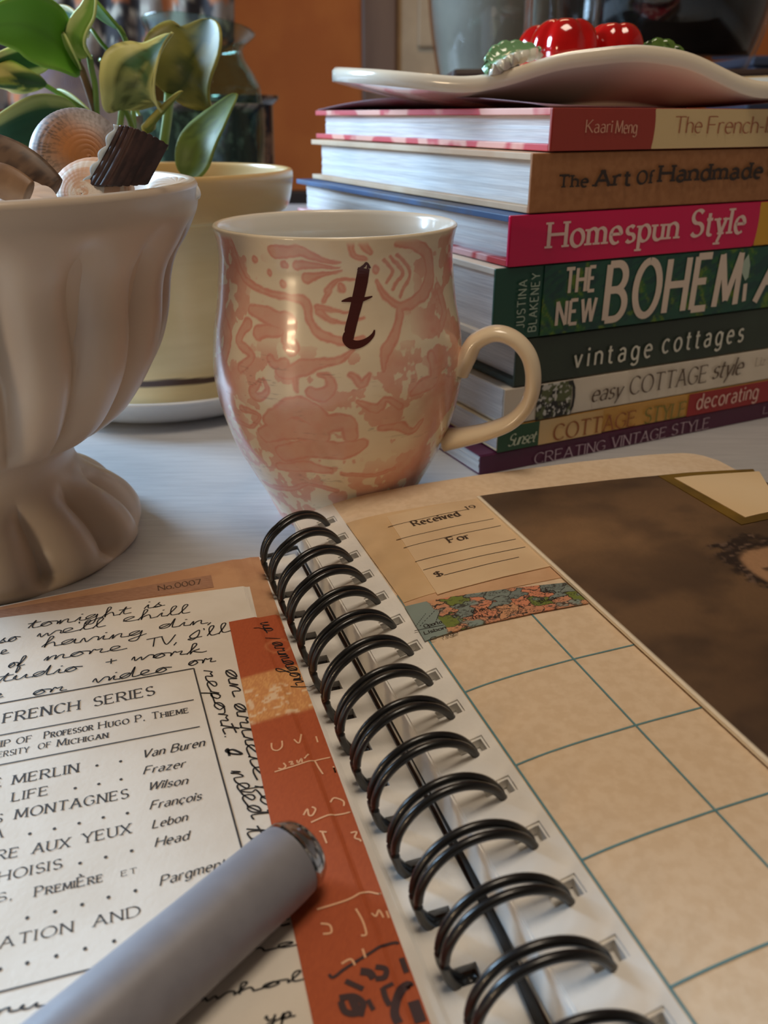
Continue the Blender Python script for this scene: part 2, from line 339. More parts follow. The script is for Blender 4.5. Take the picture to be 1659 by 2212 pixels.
props(box('trim_3', (-2.6, 2.56, -.75), (WX(781), 2.6, -.06), M('dark_wainscot', (48, 34, 28), .5, (36, 26, 22), 10, (1, 1, .2)), bv=.006), kind='structure')
props(box('wall_right', (2.7, -1.6, -.75), (2.8, 2.6, 1.9), M('tan_paint', (205, 176, 150), .7)), kind='structure')

table_mat = M('white_painted_wood', (188, 188, 190), .4, (174, 174, 177), 30, (1.2, 14, 1), .35, .7, bump=.25, bs=60, Specular_IOR_Level=.5)
tb = E('table', 'white painted wooden table under the open planner, mug and books', 'table')
box('tabletop', (-1.0, -.5, -.03), (1.2, 1.5, 0), table_mat, tb, bv=.004)
for x in (-.9, 1.1):
    for y in (-.42, 1.42): box('leg', (x - .03, y - .03, -.75), (x + .03, y + .03, -.03), table_mat, tb, bv=.004)

# ------------------------------------------------------------------ the open planner
O2 = PZ(705, 1127, .018); O2[2] = 0; AZ = math.radians(19.1)
SP = np.array([math.sin(AZ), -math.cos(AZ), 0]); WD = np.array([math.cos(AZ), math.sin(AZ), 0])
za = np.linspace(-10, 165, 351)
zt = np.interp(za, [-10, -7.5, -3, 2, 6, 12, 20, 35, 60, 100, 130, 154, 165], [14.1, 14.7, 15.8, 17, 18, 19, 19.8, 20.6, 21, 20.6, 19.5, 17.6, 16.6])
kn = np.hanning(17); kn /= kn.sum(); zt = np.convolve(np.pad(zt, 8, 'edge'), kn, 'valid')
zr = lambda a: np.interp(a, za, zt)
def zl(a, b):
    return 3.4 + .5 * sst(-22.5, -23.5, a) + .45 * sst(-28.2, -29.6, a) - .9 * sst(-14, -9, a)
def place(a, b, z): return O2 + np.multiply.outer(a / 1000, WD) + np.multiply.outer(b / 1000, SP) + np.multiply.outer(z / 1000, np.array([0, 0, 1.0]))
def SR(P, lift): return place(P[:, 0], -P[:, 1], zr(P[:, 0]) + lift * 1000)
def SL(P, lift): return place(P[:, 0], -P[:, 1], zl(P[:, 0], -P[:, 1]) + lift * 1000)
def inv(u, v, z):
    p = PZ(u, v, z / 1000) - O2; return np.array([p @ WD, -(p @ SP)]) * 1000
def rp(u, v, l=.3):
    z = 20
    for _ in range(8): q = inv(u, v, z); z = float(zr(q[0])) + l
    return q
def lp(u, v, l=.3):
    z = 4
    for _ in range(6): q = inv(u, v, z); z = float(zl(q[0], 0)) + l
    return q
def slab(name, us, vs, mask, top, bot, m, parent, mi=None, warp=None, mats=None):
    """a sheet or stack: cells of a grid where mask is set, with side walls"""
    us = np.array(us, float); vs = np.array(vs, float); nu, nv = len(us), len(vs); U, V = np.meshgrid(us, vs, indexing='ij')
    a, b = U.ravel(), V.ravel()
    if warp: a, b = warp(a, b)
    T = place(a, b, top(a, b)); B = place(a, b, bot(a, b)); n = len(a)
    ft = gfaces(nu, nv, False, mask); fb = ft[:, ::-1] + n
    mk = np.pad(mask, 1); sides = []
    I, J = np.nonzero(mask)
    for di, dj, c0, c1 in ((-1, 0, (0, 1), (0, 0)), (1, 0, (1, 0), (1, 1)), (0, -1, (0, 0), (1, 0)), (0, 1, (1, 1), (0, 1))):
        k = ~mk[I + 1 + di, J + 1 + dj]; i, j = I[k], J[k]
        p = (i + c0[0]) * nv + j + c0[1]; q = (i + c1[0]) * nv + j + c1[1]
        sides.append(np.stack([p, q, q + n, p + n][::-1], 1))
    sd = np.concatenate(sides); F = np.concatenate([ft[:, ::-1], fb[:, ::-1], sd[:, ::-1]])
    idx = None
    if mi is not None:
        ct = mi(a[ft].mean(1), b[ft].mean(1)); idx = np.r_[ct, np.zeros(len(fb) + len(sd), int)]
    o = obj(name, np.r_[T, B], [F[:, ::-1]], mats or m, parent, smooth=False, mi=idx); return o
def lines(cuts, lo, hi, step):
    c = sorted(set([lo, hi] + [x for x in cuts if lo < x < hi])); out = []
    for p, q in zip(c[:-1], c[1:]):
        k = max(1, int(math.ceil((q - p) / step))); out += list(np.linspace(p, q, k, endpoint=False))
    return out + [hi]
NR = 17
bR = -1.35 + 12.485 * np.arange(NR); bL = 4.0 + 11.96 * np.arange(NR)
white = M('planner_white_paper', (240, 237, 231), .7, (232, 228, 221), 60, bump=.1, bs=900)
tanp = M('planner_tan_paper', (230, 206, 176), .7, (223, 197, 165), 420, detail=8, bump=.1, bs=900)
pl = E('open_planner', 'open ring-bound planner with a writing-filled left page and a gridded right page', 'planner', (O2[0], O2[1], 0))
# right half: stack of leaves, then the top leaf with its square punched holes
def rmask(us, vs, a0, a1, hb, off=0):
    cu = (np.array(us[:-1]) + np.array(us[1:])) / 2; cv = (np.array(vs[:-1]) + np.array(vs[1:])) / 2
    m = np.ones((len(cu), len(cv)), bool)
    for b in bR + off: m &= ~((cu > a0) & (cu < a1))[:, None] | ~((cv > b - hb) & (cv < b + hb))[None, :]
    return m
def corner(a, b):
    t = np.clip((a - 143) / 11, 0, 1); return a, b + 11 * (1 - np.sqrt(1 - t * t * .98)) * np.clip(1 - (b + 12.5) / 30, 0, 1)
def cuts(hb, off=0): return [x for b in bR + off for x in (b - hb, b + hb)]
BT = -12.6
layers = [('page_stack', 2.9, 99, -7.2, None, -3.5, 2.0, 0), ('under_page', .45, 2.2, -7.9, 1.8, -1.9, 3.4, -.9), ('right_page', 0, .4, -7.5, 2.1, -2.2, 3.8, -1.1)]
for nm, dz, th, ain, hb, h0, h1, off in layers:
    us = lines([h0, h1, 5.6], ain, 154, 2.5); vs = lines(cuts(hb, off) if hb else [], BT - dz * .4, 208, 6)
    bot = (lambda a, b: 0 * a + 2.4) if th == 99 else (lambda a, b, t=dz + th: zr(a) - t)
    mi = (lambda a, b: (a > 5.6).astype(int)) if nm == 'right_page' else None
    slab(nm, us, vs, rmask(us, vs, h0, h1, hb or -1, off), lambda a, b, d=dz: zr(a) - d, bot, white, pl, mi, corner, [white, tanp])
cover = M('planner_cover_card', (120, 82, 56), .6, (108, 72, 48), 40)
us = lines([], -7.0, 154.5, 6); vs = lines([], BT - .5, 209, 12); slab('cover', us, vs, np.ones((len(us) - 1, len(vs) - 1), bool), lambda a, b: 0 * a + 2.4, lambda a, b: 0 * a + .1, cover, pl, None, corner)
# left half
def lwarp(a, b):
    k = np.clip((-21 - a) / 10, 0, 1); return a, b + (.0838 * (-19 - a)) * k * np.clip(1 - (b + 11) / 60, 0, 1)
lus = lines([-19.2, -14.3, -23.5, -22.5, -28, -29.6], -125, -8.4, 3); lvs = lines([x for b in bL for x in (b - 1.8, b + 1.8)], -10.6, 208, 6)
cu = (np.array(lus[:-1]) + np.array(lus[1:])) / 2; cv = (np.array(lvs[:-1]) + np.array(lvs[1:])) / 2
lm = np.ones((len(cu), len(cv)), bool)
for b in bL: lm &= ~((cu > -19.2) & (cu < -14.3))[:, None] | ~((cv > b - 1.8) & (cv < b + 1.8))[None, :]
slab('left_page', lus, lvs, lm, lambda a, b: zl(a, b), lambda a, b: zl(a, b) - 1.8, white, pl, None, lwarp)
lvs2 = lines([x for b in bL for x in (b - 1.8, b + 1.8)], -11.6, 209, 6)
slab('cover', lus, lvs2, lm if len(lvs2) == len(lvs) else np.ones((len(lus) - 1, len(lvs2) - 1), bool), lambda a, b: np.minimum(zl(a, b) - 1.9, 1.5), lambda a, b: 0 * a + .1, cover, pl, None, lwarp)
def sheet(name, poly, surf, lift, th, m, parent, n=36, col=None, edge=None, **kw):
    """a pasted piece of paper: quad outline (4 corners in mm, counter-clockwise from lower left), gridded to follow the page"""
    q = np.array(poly, float); n1 = n if isinstance(n, int) else n[0]; n2 = n if isinstance(n, int) else n[1]
    s, t = np.meshgrid(np.linspace(0, 1, n1), np.linspace(0, 1, n2), indexing='ij'); s = s.ravel()[:, None]; t = t.ravel()[:, None]
    P = q[0] * (1 - s) * (1 - t) + q[1] * s * (1 - t) + q[2] * s * t + q[3] * (1 - s) * t
    T = surf(P, lift); B = surf(P, lift - th); k = len(P); f = gfaces(n1, n2)
    ring = [i * n2 for i in range(n1)] + [(n1 - 1) * n2 + j for j in range(1, n2)] + [i * n2 + n2 - 1 for i in range(n1 - 2, -1, -1)] + [j for j in range(n2 - 2, 0, -1)]
    ring = np.array(ring); nx = np.roll(ring, -1); sd = np.stack([ring, ring + k, nx + k, nx], 1)
    cc = None
    if col is not None: c = col(P[:, 0], P[:, 1]); cc = np.r_[c, c]
    mi = None; ms = m
    if edge is not None: ms = [m, edge]; mi = np.r_[np.zeros(len(f), int), np.zeros(len(f), int), np.ones(len(sd), int)]
    return obj(name, np.r_[T, B], [np.concatenate([f, f[:, ::-1] + k, sd])], ms, parent, smooth=False, col=cc, mi=mi, **kw)
# the double-wire rings
wire = M('black_wire', (16, 16, 18), .32, Coat_Weight=.3)
for i in range(NR):
    parts = []
    for sgn in (-1, 1):
        tt = np.linspace(math.radians(24), math.radians(233), 40); e = np.sin(np.linspace(0, np.pi, 40)) ** .5
        a = -9.7 + 11.9 * np.cos(tt); z = 10.5 + 11.9 * np.sin(tt); f = np.clip((0 - a) / 16.6, 0, 1)
        b = bR[i] * (1 - f) + bL[i] * f + .1 + sgn * (.92 + .38 * e)
        parts.append(tubemesh(place(a, b, z), .00088, 10))
    V, F = merge(parts); obj('ring', V, F, wire, pl)
    # the loop tip that lies in the left hole
    box_pts = place(np.array([-18.2, -16.5, -14.8]), np.array([bL[i]] * 3) + .2, np.array([2.0, 1.75, 1.9])); tube('ring_tip', box_pts, .0012, wire, pl, 8, ry=.0007)
cord = M('black_elastic', (30, 28, 26), .75)
cp = smoothcurve([lp(572, 1206), lp(610, 1197), lp(640, 1191), lp(652, 1199), lp(668, 1232), lp(705, 1300), lp(820, 1512), lp(940, 1732), lp(1065, 1995), lp(1180, 2260)], 6)
cp3 = SL(cp, .0009); cp3[:, 2] = np.maximum(cp3[:, 2], .0042); tube('elastic_cord', cp3, .0009, cord, pl, 8, ry=.0006)

# left page: pasted papers and writing
tan2 = M('tan_scrapbook_paper', (206, 158, 118), .75, (192, 142, 104), 90, bump=.1, bs=700)
card_m = M('cream_title_page', (232, 224, 212), .75, (224, 214, 200), 50, bump=.08, bs=900)
sheet('tan_paper', [(-125, -34), (-22.2, -34), (-20.6, 10.2), (-125, .4)], SL, .0003, .0004, tan2, pl)
sheet('number_strip', [lp(-60, 1352), lp(462, 1269), lp(456, 1243), lp(-60, 1328)], SL, .00045, .0002, M('brown_ticket_strip', (176, 132, 104), .75, (160, 116, 90), 400, (1, 6, 1)), pl, (30, 4))
nk = Ink(SL, .00052)
nk.text('No.0007', lp(343, 1277), lp(436, 1262), 3.0, .12, .4, serif=.1, slab=.05); brown_ink = M('brown_ink', (92, 66, 48), .7); nk.build('number_lettering', brown_ink, pl)
sheet('title_page', [(-128, -205), (-41.5, -205), (-27.4, -9.4), (-128, -2.0)], SL, .0007, .0005, card_m, pl, (160, 60))
ink = M('print_ink', (58, 54, 52), .7)
k = Ink(SL, .00077)
def capmm(u, v, px): return float(np.linalg.norm(lp(u, v) - lp(u, v - px * .68)))
def T(txt, x0, y0, x1, y1, px, **kw):
    st = dict(thick=.14, thin=.3, serif=.15, slab=.055, track=.26); st.update(kw)
    k.text(txt, lp(x0, y0), lp(x1, y1), capmm((x0 + x1) / 2, (y0 + y1) / 2, px), **st)
IT = dict(shear=.28, thick=.17, thin=.3, serif=.08, slab=.05, track=.2)
T('FRENCH', 8, 1565, 171, 1536, 29); T('SERIES', 204, 1529, 334, 1504, 28)
T('SHIP OF', -32, 1623, 68, 1605, 19, smallcaps=True); T('Professor', 96, 1599, 200, 1580, 21, smallcaps=True); T('Hugo P. Thieme', 214, 1578, 406, 1543, 21, smallcaps=True)
T('ERSITY', -4, 1640, 62, 1628, 17); T('OF', 83, 1622, 110, 1617, 17); T('Michigan', 124, 1616, 232, 1597, 21, smallcaps=True)
T('E', -14, 1706, 3, 1702, 27); T('MERLIN', 28, 1698, 169, 1671, 28); T('Van Buren', 308, 1641, 441, 1615, 24, **IT)
T('LIFE', 27, 1735, 103, 1720, 27); T('Frazer', 311, 1676, 399, 1660, 23, **IT); T('S', -10, 1782, 3, 1780, 26); T('MONTAGNES', 33, 1773, 277, 1727, 29); T('Wilson', 320, 1711, 404, 1697, 24, **IT)
T('Fran\u00e7ois', 325, 1752, 434, 1731, 25, **IT); T('A', -14, 1816, 6, 1812, 26); T('Lebon', 330, 1793, 404, 1776, 25, **IT); T('RE', -8, 1862, 38, 1854, 29); T('AUX', 71, 1848, 150, 1833, 30)
T('YEUX', 179, 1826, 283, 1803, 31); T('Head', 336, 1833, 407, 1817, 27, **IT); T('HOISIS', -4, 1909, 133, 1879, 30); T('S,', -8, 1953, 26, 1946, 26)
T('Premi\u00c8re', 76, 1941, 220, 1908, 30, smallcaps=True); T('ET', 263, 1897, 296, 1889, 17); T('Pargment', 347, 1917, 488, 1876, 29, **IT); T('ATION', 0, 2053, 157, 2016, 33); T('AND', 203, 2006, 304, 1981, 33)
z6 = lambda x, y: (x / 1.843, 1650 + y / 1.843)
for q in [(210, 1657), (261, 1648), (163, 1706), (214, 1697), (262, 1687)] + [z6(*p) for p in ((120, 285), (218, 265), (316, 243), (412, 220), (508, 203), (320, 402), (422, 378), (525, 353), (110, 620), (220, 595), (328, 567), (433, 538), (540, 512), (2, 825), (110, 800), (225, 772), (340, 743), (455, 713))]:
    k.disc(lp(*q), .36)
def LN(w, *pts): k.ribbon([lp(*p) for p in pts], w)
LN(.4, (-80, 1538), (0, 1523), (419, 1447)); LN(.4, (419, 1447), (472, 1650), (524, 1842), (542, 1905)); LN(.32, (-80, 1606), (0, 1592), (419, 1515)); LN(.32, (-80, 1671), (0, 1656), (432, 1573)); LN(.32, (-80, 2167), (0, 2147), (330, 2064))
k.build('printed_title_lettering', ink, pl)
hw = Ink(SL, .00080)
def W(txt, x0, y0, x1, y1, px=17, w=.38, sl=.12):
    script_on(hw, txt, lp(x0, y0), lp(x1, y1), capmm((x0 + x1) / 2, (y0 + y1) / 2, px * .88), w, sl)
W('tonight', 61, 1361, 285, 1327, 15); W('is', 312, 1319, 358, 1311, 15); W('so', -4, 1393, 43, 1386, 16); W('well', 80, 1381, 230, 1355, 15); W("'", 166, 1366, 172, 1365, 16); W('chill', 266, 1347, 412, 1326, 15)
W('e', 0, 1417, 20, 1414, 14); W('having', 90, 1402, 318, 1373, 16); W('din,', 344, 1362, 468, 1347, 15); W('of', 18, 1446, 54, 1441, 17); W('more', 95, 1431, 276, 1405, 16); W('TV,', 318, 1402, 392, 1390, 17); W('Ill', 412, 1386, 500, 1366, 16); W("'", 444, 1378, 448, 1377, 15)
W('studio', -36, 1482, 178, 1450, 16); W('+', 228, 1441, 254, 1436, 18); W('work', 284, 1432, 448, 1411, 16); W('e', -10, 1512, 8, 1509, 14); W('or', 72, 1506, 146, 1494, 17); W('video', 200, 1480, 372, 1452, 17); W('or', 408, 1442, 468, 1432, 17)
def WV(txt, x0, y0, x1, y1, xh, w=.4): script_on(hw, txt, lp(x0, y0), lp(x1, y1), xh * .74, w, .25)
WV('an', 486, 1452, 505, 1510, 3.2); WV('article', 505, 1525, 553, 1690, 3.2); WV('for', 548, 1702, 590, 1785, 3.2); WV('report.', 438, 1452, 489, 1603, 3.0); WV('I', 488, 1624, 493, 1642, 2.4, .6); WV('need', 497, 1670, 546, 1775, 3.2); WV('to', 530, 1795, 552, 1845, 3.0)
W('it', 572, 2012, 628, 2000, 17, .6); W('the', 474, 2076, 662, 2042, 16); W('whole', 436, 2170, 718, 2106, 17); W('yp', 572, 2212, 640, 2200, 22); W('nu', -14, 2196, 100, 2176, 17); W('u', 332, 2205, 400, 2190, 18)
hand_ink = M('black_pen_ink', (26, 24, 26), .55); hw.build('handwriting', hand_ink, pl)
def ocol(x, y):
    b = -y; n = fbm(x * 4, b * 4, 3); c = mixc(np.broadcast_to(lin((190, 92, 48)), (len(x), 3)), lin((168, 76, 38)), n)
    pale_panel = sst(54, 55.5, b + (x + 30) * .12) * sst(74, 72, b + (x + 30) * .1) ; g = fbm(x * 3, b * 3, 9)  # mask of the paler panel printed across the orange paper
    c = mixc(c, lin((226, 166, 104)), pale_panel * (.65 + .35 * sst(.4, .7, g)))
    c = mixc(c, lin((240, 214, 180)), pale_panel * sst(.58, .66, fbm(x * .5, b * .8, 21)) * .8 * sst(60, 62, b))
    blot = sst(0, 1, 1 - np.abs(((x + 26) ** 2 / 12 + (b - 44) ** 2 / 9) - 1) * 2.2); c = mixc(c, lin((214, 140, 90)), blot * .5)
    return c
og = sheet('orange_strip', [(-47, -205), (-27.6, -205), (-22.4, -28.1), (-36.9, -28.3)], SL, .00105, .0002, MA('orange_printed_paper', .7), pl, (40, 260), ocol)
cz = lambda x, y: (500 + x / 3.107, 1500 + y / 3.107)
wi = Ink(SL, .00114)
def WL(pts, w=.45, ik=None):
    P = smoothcurve([lp(*cz(*p)) + (np.array([-.9, 0]) if ik else 0) for p in pts], 5); w = w * (.62 if w > 1 else 1)
    P[:, 0] = np.minimum(P[:, 0], -22.4 - 5.2 * (-P[:, 1] - 28.1) / 177 - w * .6 - .25); (ik or wi).ribbon(P, w)
for pts in ([(270, 345), (275, 385), (310, 395), (340, 370), (340, 330)], [(420, 320), (455, 345), (470, 285)], [(568, 300), (580, 340)], [(290, 540), (420, 500), (560, 465), (720, 440)], [(350, 480), (365, 500), (345, 520), (315, 515)], [(385, 475), (410, 470), (400, 490), (420, 485)], [(440, 460), (450, 480), (470, 450), (475, 475)], [(490, 450), (520, 420)],
            [(560, 465), (585, 510), (615, 555)], [(690, 510), (700, 540), (740, 530), (735, 500), (695, 500)], [(485, 830), (510, 790), (520, 830), (545, 830), (565, 790), (540, 775)], [(665, 745), (690, 715), (750, 735), (755, 770)], [(535, 880), (650, 830), (760, 820), (860, 795)], [(590, 940), (640, 945)], [(610, 945), (640, 1020)], [(800, 950), (840, 945), (830, 985), (900, 1000)],
            [(575, 1465), (780, 1400), (900, 1350), (1000, 1360), (1080, 1330)], [(835, 1460), (880, 1540), (905, 1630), (870, 1640)], [(600, 1560), (660, 1570), (670, 1620), (615, 1630)], [(940, 1490), (970, 1510), (990, 1470), (1020, 1520)], [(1060, 1470), (1100, 1460), (1130, 1500)], [(880, 1730), (900, 1790)], [(740, 1830), (800, 1800), (830, 1840)]):
    WL(pts, .38)
wi.build('chalk_doodles', M('pale_orange_ink', (236, 186, 146), .7), og)
di = Ink(SL, .00117)
for pts, w in (([(690, 1890), (720, 1910), (800, 1850), (960, 1750), (1080, 1690), (1210, 1670)], .55), ([(900, 1870), (960, 1880), (990, 1920)], 2.2), ([(1000, 1840), (1070, 1860), (1060, 1910), (1000, 1920)], 1.6), ([(800, 1935), (920, 1990)], 1.5), ([(760, 2050), (860, 2040), (920, 2090), (880, 2150), (800, 2140), (770, 2070)], 1.8), ([(840, 2040), (880, 2130), (930, 2150)], 2.2), ([(950, 2060), (990, 2130)], 1.3),
               ([(1050, 1980), (1070, 2050), (1100, 2100)], 1.6), ([(1050, 1985), (1120, 1960)], 1.1), ([(1320, 1945), (1200, 1970), (1150, 2050), (1130, 2150), (1160, 2220)], 2.4), ([(1280, 2060), (1320, 2110), (1300, 2180), (1370, 2190)], 3.2), ([(1330, 2050), (1370, 2080)], 3.0), ([(1180, 1790), (1240, 1870)], 1.0), ([(1240, 1760), (1255, 1800)], 1.6)):
    WL(pts, w, di)
mi_ = Ink(SL, .00117); script_on(mi_, 'up /armagon)', lp(562, 1350), lp(648, 1500), 2.4, .34, .2); mi_.build('margin_note', hand_ink, og)
di.build('dark_brush_lettering', M('plum_brush_ink', (58, 32, 36), .55), og)

# right page: grid, slip, tape and portrait card
gi = Ink(SR, .00015); teal = M('teal_rule_ink', (92, 140, 148), .7)
def GLN(*pts, w=.42): gi.ribbon([rp(*p, .1) for p in pts], w)
xv1 = 33.6
for x in (6.0, 33.6): gi.ribbon([(x, -50), (x, -205)], .42)
for b in (94.3, 119.0, 143.8, 168.6, 193.4): gi.ribbon([(6, -b), (50, -b)], .42)
gi.build('grid_lines', teal, pl)
tan3 = M('tan_ticket_paper', (216, 176, 138), .75, (206, 164, 126), 90)
sheet('tan_band', [(6, -60.5), (50.2, -60.5), (50.2, -46), (6, -46)], SR, .00025, .0002, tan3, pl, (20, 6))
slip_m = M('aged_receipt_paper', (222, 190, 148), .75, (210, 176, 132), 40, bump=.06, bs=600)
sheet('receipt_slip', [rp(872, 1303), rp(1192, 1224), rp(1032, 1078), rp(748, 1131)], SR, .00045, .0002, slip_m, pl)
sheet('receipt_patch', [rp(945, 1286), rp(1192, 1224), rp(1032, 1078), rp(835, 1117)], SR, .0006, .00015, M('pale_receipt_patch', (226, 198, 160), .75, (218, 188, 150), 50), pl)
ri = Ink(SR, .00064)
def RL(*pts, w=.3): ri.ribbon([rp(*p, .7) for p in pts], w)
for p in (((838, 1138), (1009, 1100)), ((856, 1166), (1066, 1120)), ((872, 1183), (1082, 1135)), ((897, 1213), (1114, 1164)), ((914, 1231), (1135, 1181)), ((959, 1242), (1121, 1203))): RL(*p)
def RT(txt, x0, y0, x1, y1, px, **kw):
    st = dict(thick=.2, thin=.4, serif=.16, slab=.08, track=.22); st.update(kw); c = float(np.linalg.norm(rp((x0 + x1) / 2, (y0 + y1) / 2) - rp((x0 + x1) / 2, (y0 + y1) / 2 - px * .66)))
    ri.text(txt, rp(x0, y0, .7), rp(x1, y1, .7), c, **st)
RT('Received', 896, 1136, 995, 1114, 17); RT('For', 973, 1172, 1017, 1162, 17); RT('19', 1010, 1101, 1030, 1097, 11); RT('$', 942, 1246, 958, 1242, 15, thick=.26)
ri.build('receipt_lettering', M('receipt_ink', (62, 44, 30), .7), pl)
# map tape
tq = [rp(918, 1386), rp(1272, 1304), rp(1222, 1260), rp(874, 1312)]
def tcol(x, y):
    b = -y; wx = x + 7 * (fbm(x * .3, b * .4, 5, 5) - .5); wy = b + 6 * (fbm(x * .3, b * .4, 6, 5) - .5)
    c = np.broadcast_to(lin((132, 148, 142)), (len(x), 3)).copy()
    yc = (b - 60) / 15
    land = sst(.0, .12, fbm(x * .16 + 3, b * .22, 11) - .43 + .15 * sst(14, 26, x) - .5 * sst(13, 9, x))
    pal = [lin((214, 138, 104)), lin((112, 126, 50)), lin((208, 152, 112)), lin((118, 130, 126)), lin((204, 142, 108)), lin((126, 138, 132))]
    ix = np.floor(wx / 5.2).astype(int); iy = np.floor(wy / 4.4 + (ix % 2) * .5).astype(int); hsh = (_h(ix, iy, 4) * 5.99).astype(int)
    pc = np.array(pal)[hsh]; c = mixc(c, pc, land)
    fx = np.abs(wx / 5.2 - np.round(wx / 5.2)) * 5.2; fy = np.abs(wy / 4.4 + (ix % 2) * .5 - np.round(wy / 4.4 + (ix % 2) * .5)) * 4.4
    edge = np.maximum(sst(.32, .12, fx), sst(.32, .12, fy)) * land
    coast = sst(.22, .06, np.abs(land - .5)) * .9
    scr = sst(.54, .60, fbm(x * 2.6, b * 5.5, 31, 3)) * sst(.40, .52, fbm(x * .35, b * .6, 33)) * sst(11, 15, x)
    dk = np.maximum(np.maximum(edge, coast), scr * .85); c = mixc(c, lin((40, 36, 32)), dk * sst(9.5, 12, x))
    return c
tp = sheet('map_tape', tq, SR, .00055, .00012, MA('map_tape_print', .55), pl, (420, 130), tcol)
ti = Ink(SR, .00062); bl = dict(thick=.2, thin=.4, serif=.12, slab=.07)
for t_, a0, a1, c in (('Oporto', (917, 1356), (955, 1346), 11), ('Lisbon', (918, 1371), (964, 1358), 11), ('C', (931, 1384), (944, 1381), 11), ('Tangier', (955, 1379), (992, 1368), 8), ('Bari', (1022, 1325), (1056, 1316), 10), ('ITALY', (1024, 1338), (1058, 1328), 9), ('Black', (1168, 1302), (1205, 1293), 8)):
    ti.text(t_, rp(*a0, .6), rp(*a1, .6), float(np.linalg.norm(rp(*a0) - rp(a0[0], a0[1] - c * .62))), **bl)
t8 = lambda x, y: rp(820 + x / 3.456, 1240 + y / 3.456, .6)
ti.ribbon([t8(260, 425), t8(480, 380)], .22)
for q in (((270, 390), (340, 300)), ((300, 390), (420, 265)), ((420, 360), (455, 260)), ((410, 380), (440, 300))):
    p0, p1 = t8(*q[0]), t8(*q[1])
    for t in np.arange(0, 1, .14): ti.ribbon([p0 * (1 - t) + p1 * t, p0 * (1 - t - .07) + p1 * (t + .07)], .16)
ti.build('map_lettering', M('map_ink', (34, 30, 28), .6), tp)
# portrait card (a brown studio photograph with a gold-edged label)
def pcol(x, y):
    b = -y; n = fbm(x * .05 + 4, b * .07, 41); n2 = fbm(x * 3, b * 3, 45)
    base = mixc(np.broadcast_to(lin((78, 60, 46)), (len(x), 3)), lin((112, 86, 62)), sst(.35, .7, n))
    g = np.exp(-(((x - 66) / 24) ** 2 + ((b - 42) / 20) ** 2)); base = mixc(base, lin((142, 110, 78)), .75 * g * (.5 + fbm(x * .1, b * .12, 47)))
    base = mixc(base, lin((62, 46, 38)), .5 * sst(70, 130, b)); base = mixc(base, lin((66, 52, 40)), .35 * sst(30, 10, b))
    hx, hy = x - 112, b - 70
    r = np.sqrt((hx / 18) ** 2 + ((hy - 3) / 17) ** 2) + .7 * (fbm(x * .22, b * .35, 51) - .5)
    hair = sst(1.05, .85, r); st = fbm(x * .25, b * 1.3 + x * .4, 53); base = mixc(base, mixc(np.broadcast_to(lin((40, 30, 28)), (len(x), 3)), lin((104, 84, 72)), sst(.52, .75, st)), hair)
    fr = np.sqrt(((hx + 1) / 11.5) ** 2 + ((hy - 8) / 15.5) ** 2); face = sst(1.05, .85, fr) * sst(-7, -3, hy + .15 * hx + 3 * (st - .5))
    base = mixc(base, lin((150, 116, 88)), sst(1.05, .8, np.sqrt((hx / 7) ** 2 + ((hy - 25) / 12) ** 2))); base = mixc(base, lin((168, 130, 98)), face)
    base = mixc(base, lin((52, 38, 32)), sst(1, .5, np.sqrt(((np.abs(hx + 1) - 5) / 2.8) ** 2 + ((hy - 6) / 1.2) ** 2)) * .8)
    base = mixc(base, lin((120, 86, 62)), sst(1, .3, np.sqrt(((hx - 2) / 3) ** 2 + ((hy - 22) / 1.5) ** 2)) * .8)
    base = mixc(base, lin((70, 54, 46)), sst(1.1, .9, np.sqrt((hx / 36) ** 2 + ((hy - 66) / 34) ** 2)) * .8)
    base = mixc(base, lin((242, 230, 208)), sst(.75, .6, x - (50.2 - (b - 6) * 0)) * (x < 51))
    return base * (.9 + .2 * n2)[:, None]
edge_w = M('photo_white_edge', (242, 232, 214), .6)
ph = sheet('portrait_photograph', [(50.2, -205), (154, -205), (154, -10.5), (49.6, -6.0)], SR, .0013, .0008, MA('sepia_photograph', .42), pl, (150, 200), pcol, edge_w)
gold = M('gold_label_border', (122, 94, 30), .45, (96, 74, 24), 60)
lq = [rp(1602, 1133, 1.6), rp(1700, 1114, 1.6), rp(1627, 1013, 1.6), rp(1421, 1027, 1.6)]
sheet('gold_label', lq, SR, .0016, .0003, gold, ph, (16, 12))
lq2 = [rp(1610, 1117, 1.8), rp(1690, 1100, 1.8), rp(1640, 1018, 1.8), rp(1457, 1032, 1.8)]
sheet('label_paper', lq2, SR, .0018, .0002, M('cream_label_paper', (226, 198, 156), .7), ph, (16, 12))

# ------------------------------------------------------------------ grey pen lying on the left page
pr = .0072
pz = .0052 + pr
p_end = PZ(650, 1838, pz); p_far = PZ(205, 2224, pz + .0004)
ax = p_far - p_end; ax /= np.linalg.norm(ax)
pen = E('pen', 'matte grey pen with a chrome end lying across the handwritten page', 'pen', tuple(p_end))
def along(ts, rs): return np.array([p_end + ax * t for t in ts]), np.array(rs)
P_, R_ = along([.0022, .0034, .0055, .02, .05, .08, .10, .125], [.0068, .0070, .00718, .00724, .0074, .0074, .0072, .0066])
tube('barrel', P_, R_, M('grey_pen_plastic', (140, 139, 146), .42, (134, 133, 140), 200), pen, 40)
P_, R_ = along([-.0016, -.0013, -.0004, .0008, .0020, .0030], [.0036, .0050, .0061, .0067, .0070, .0070])
tube('end_cap', P_, R_, M('chrome', (190, 192, 198), .16, Metallic=1.0), pen, 40)

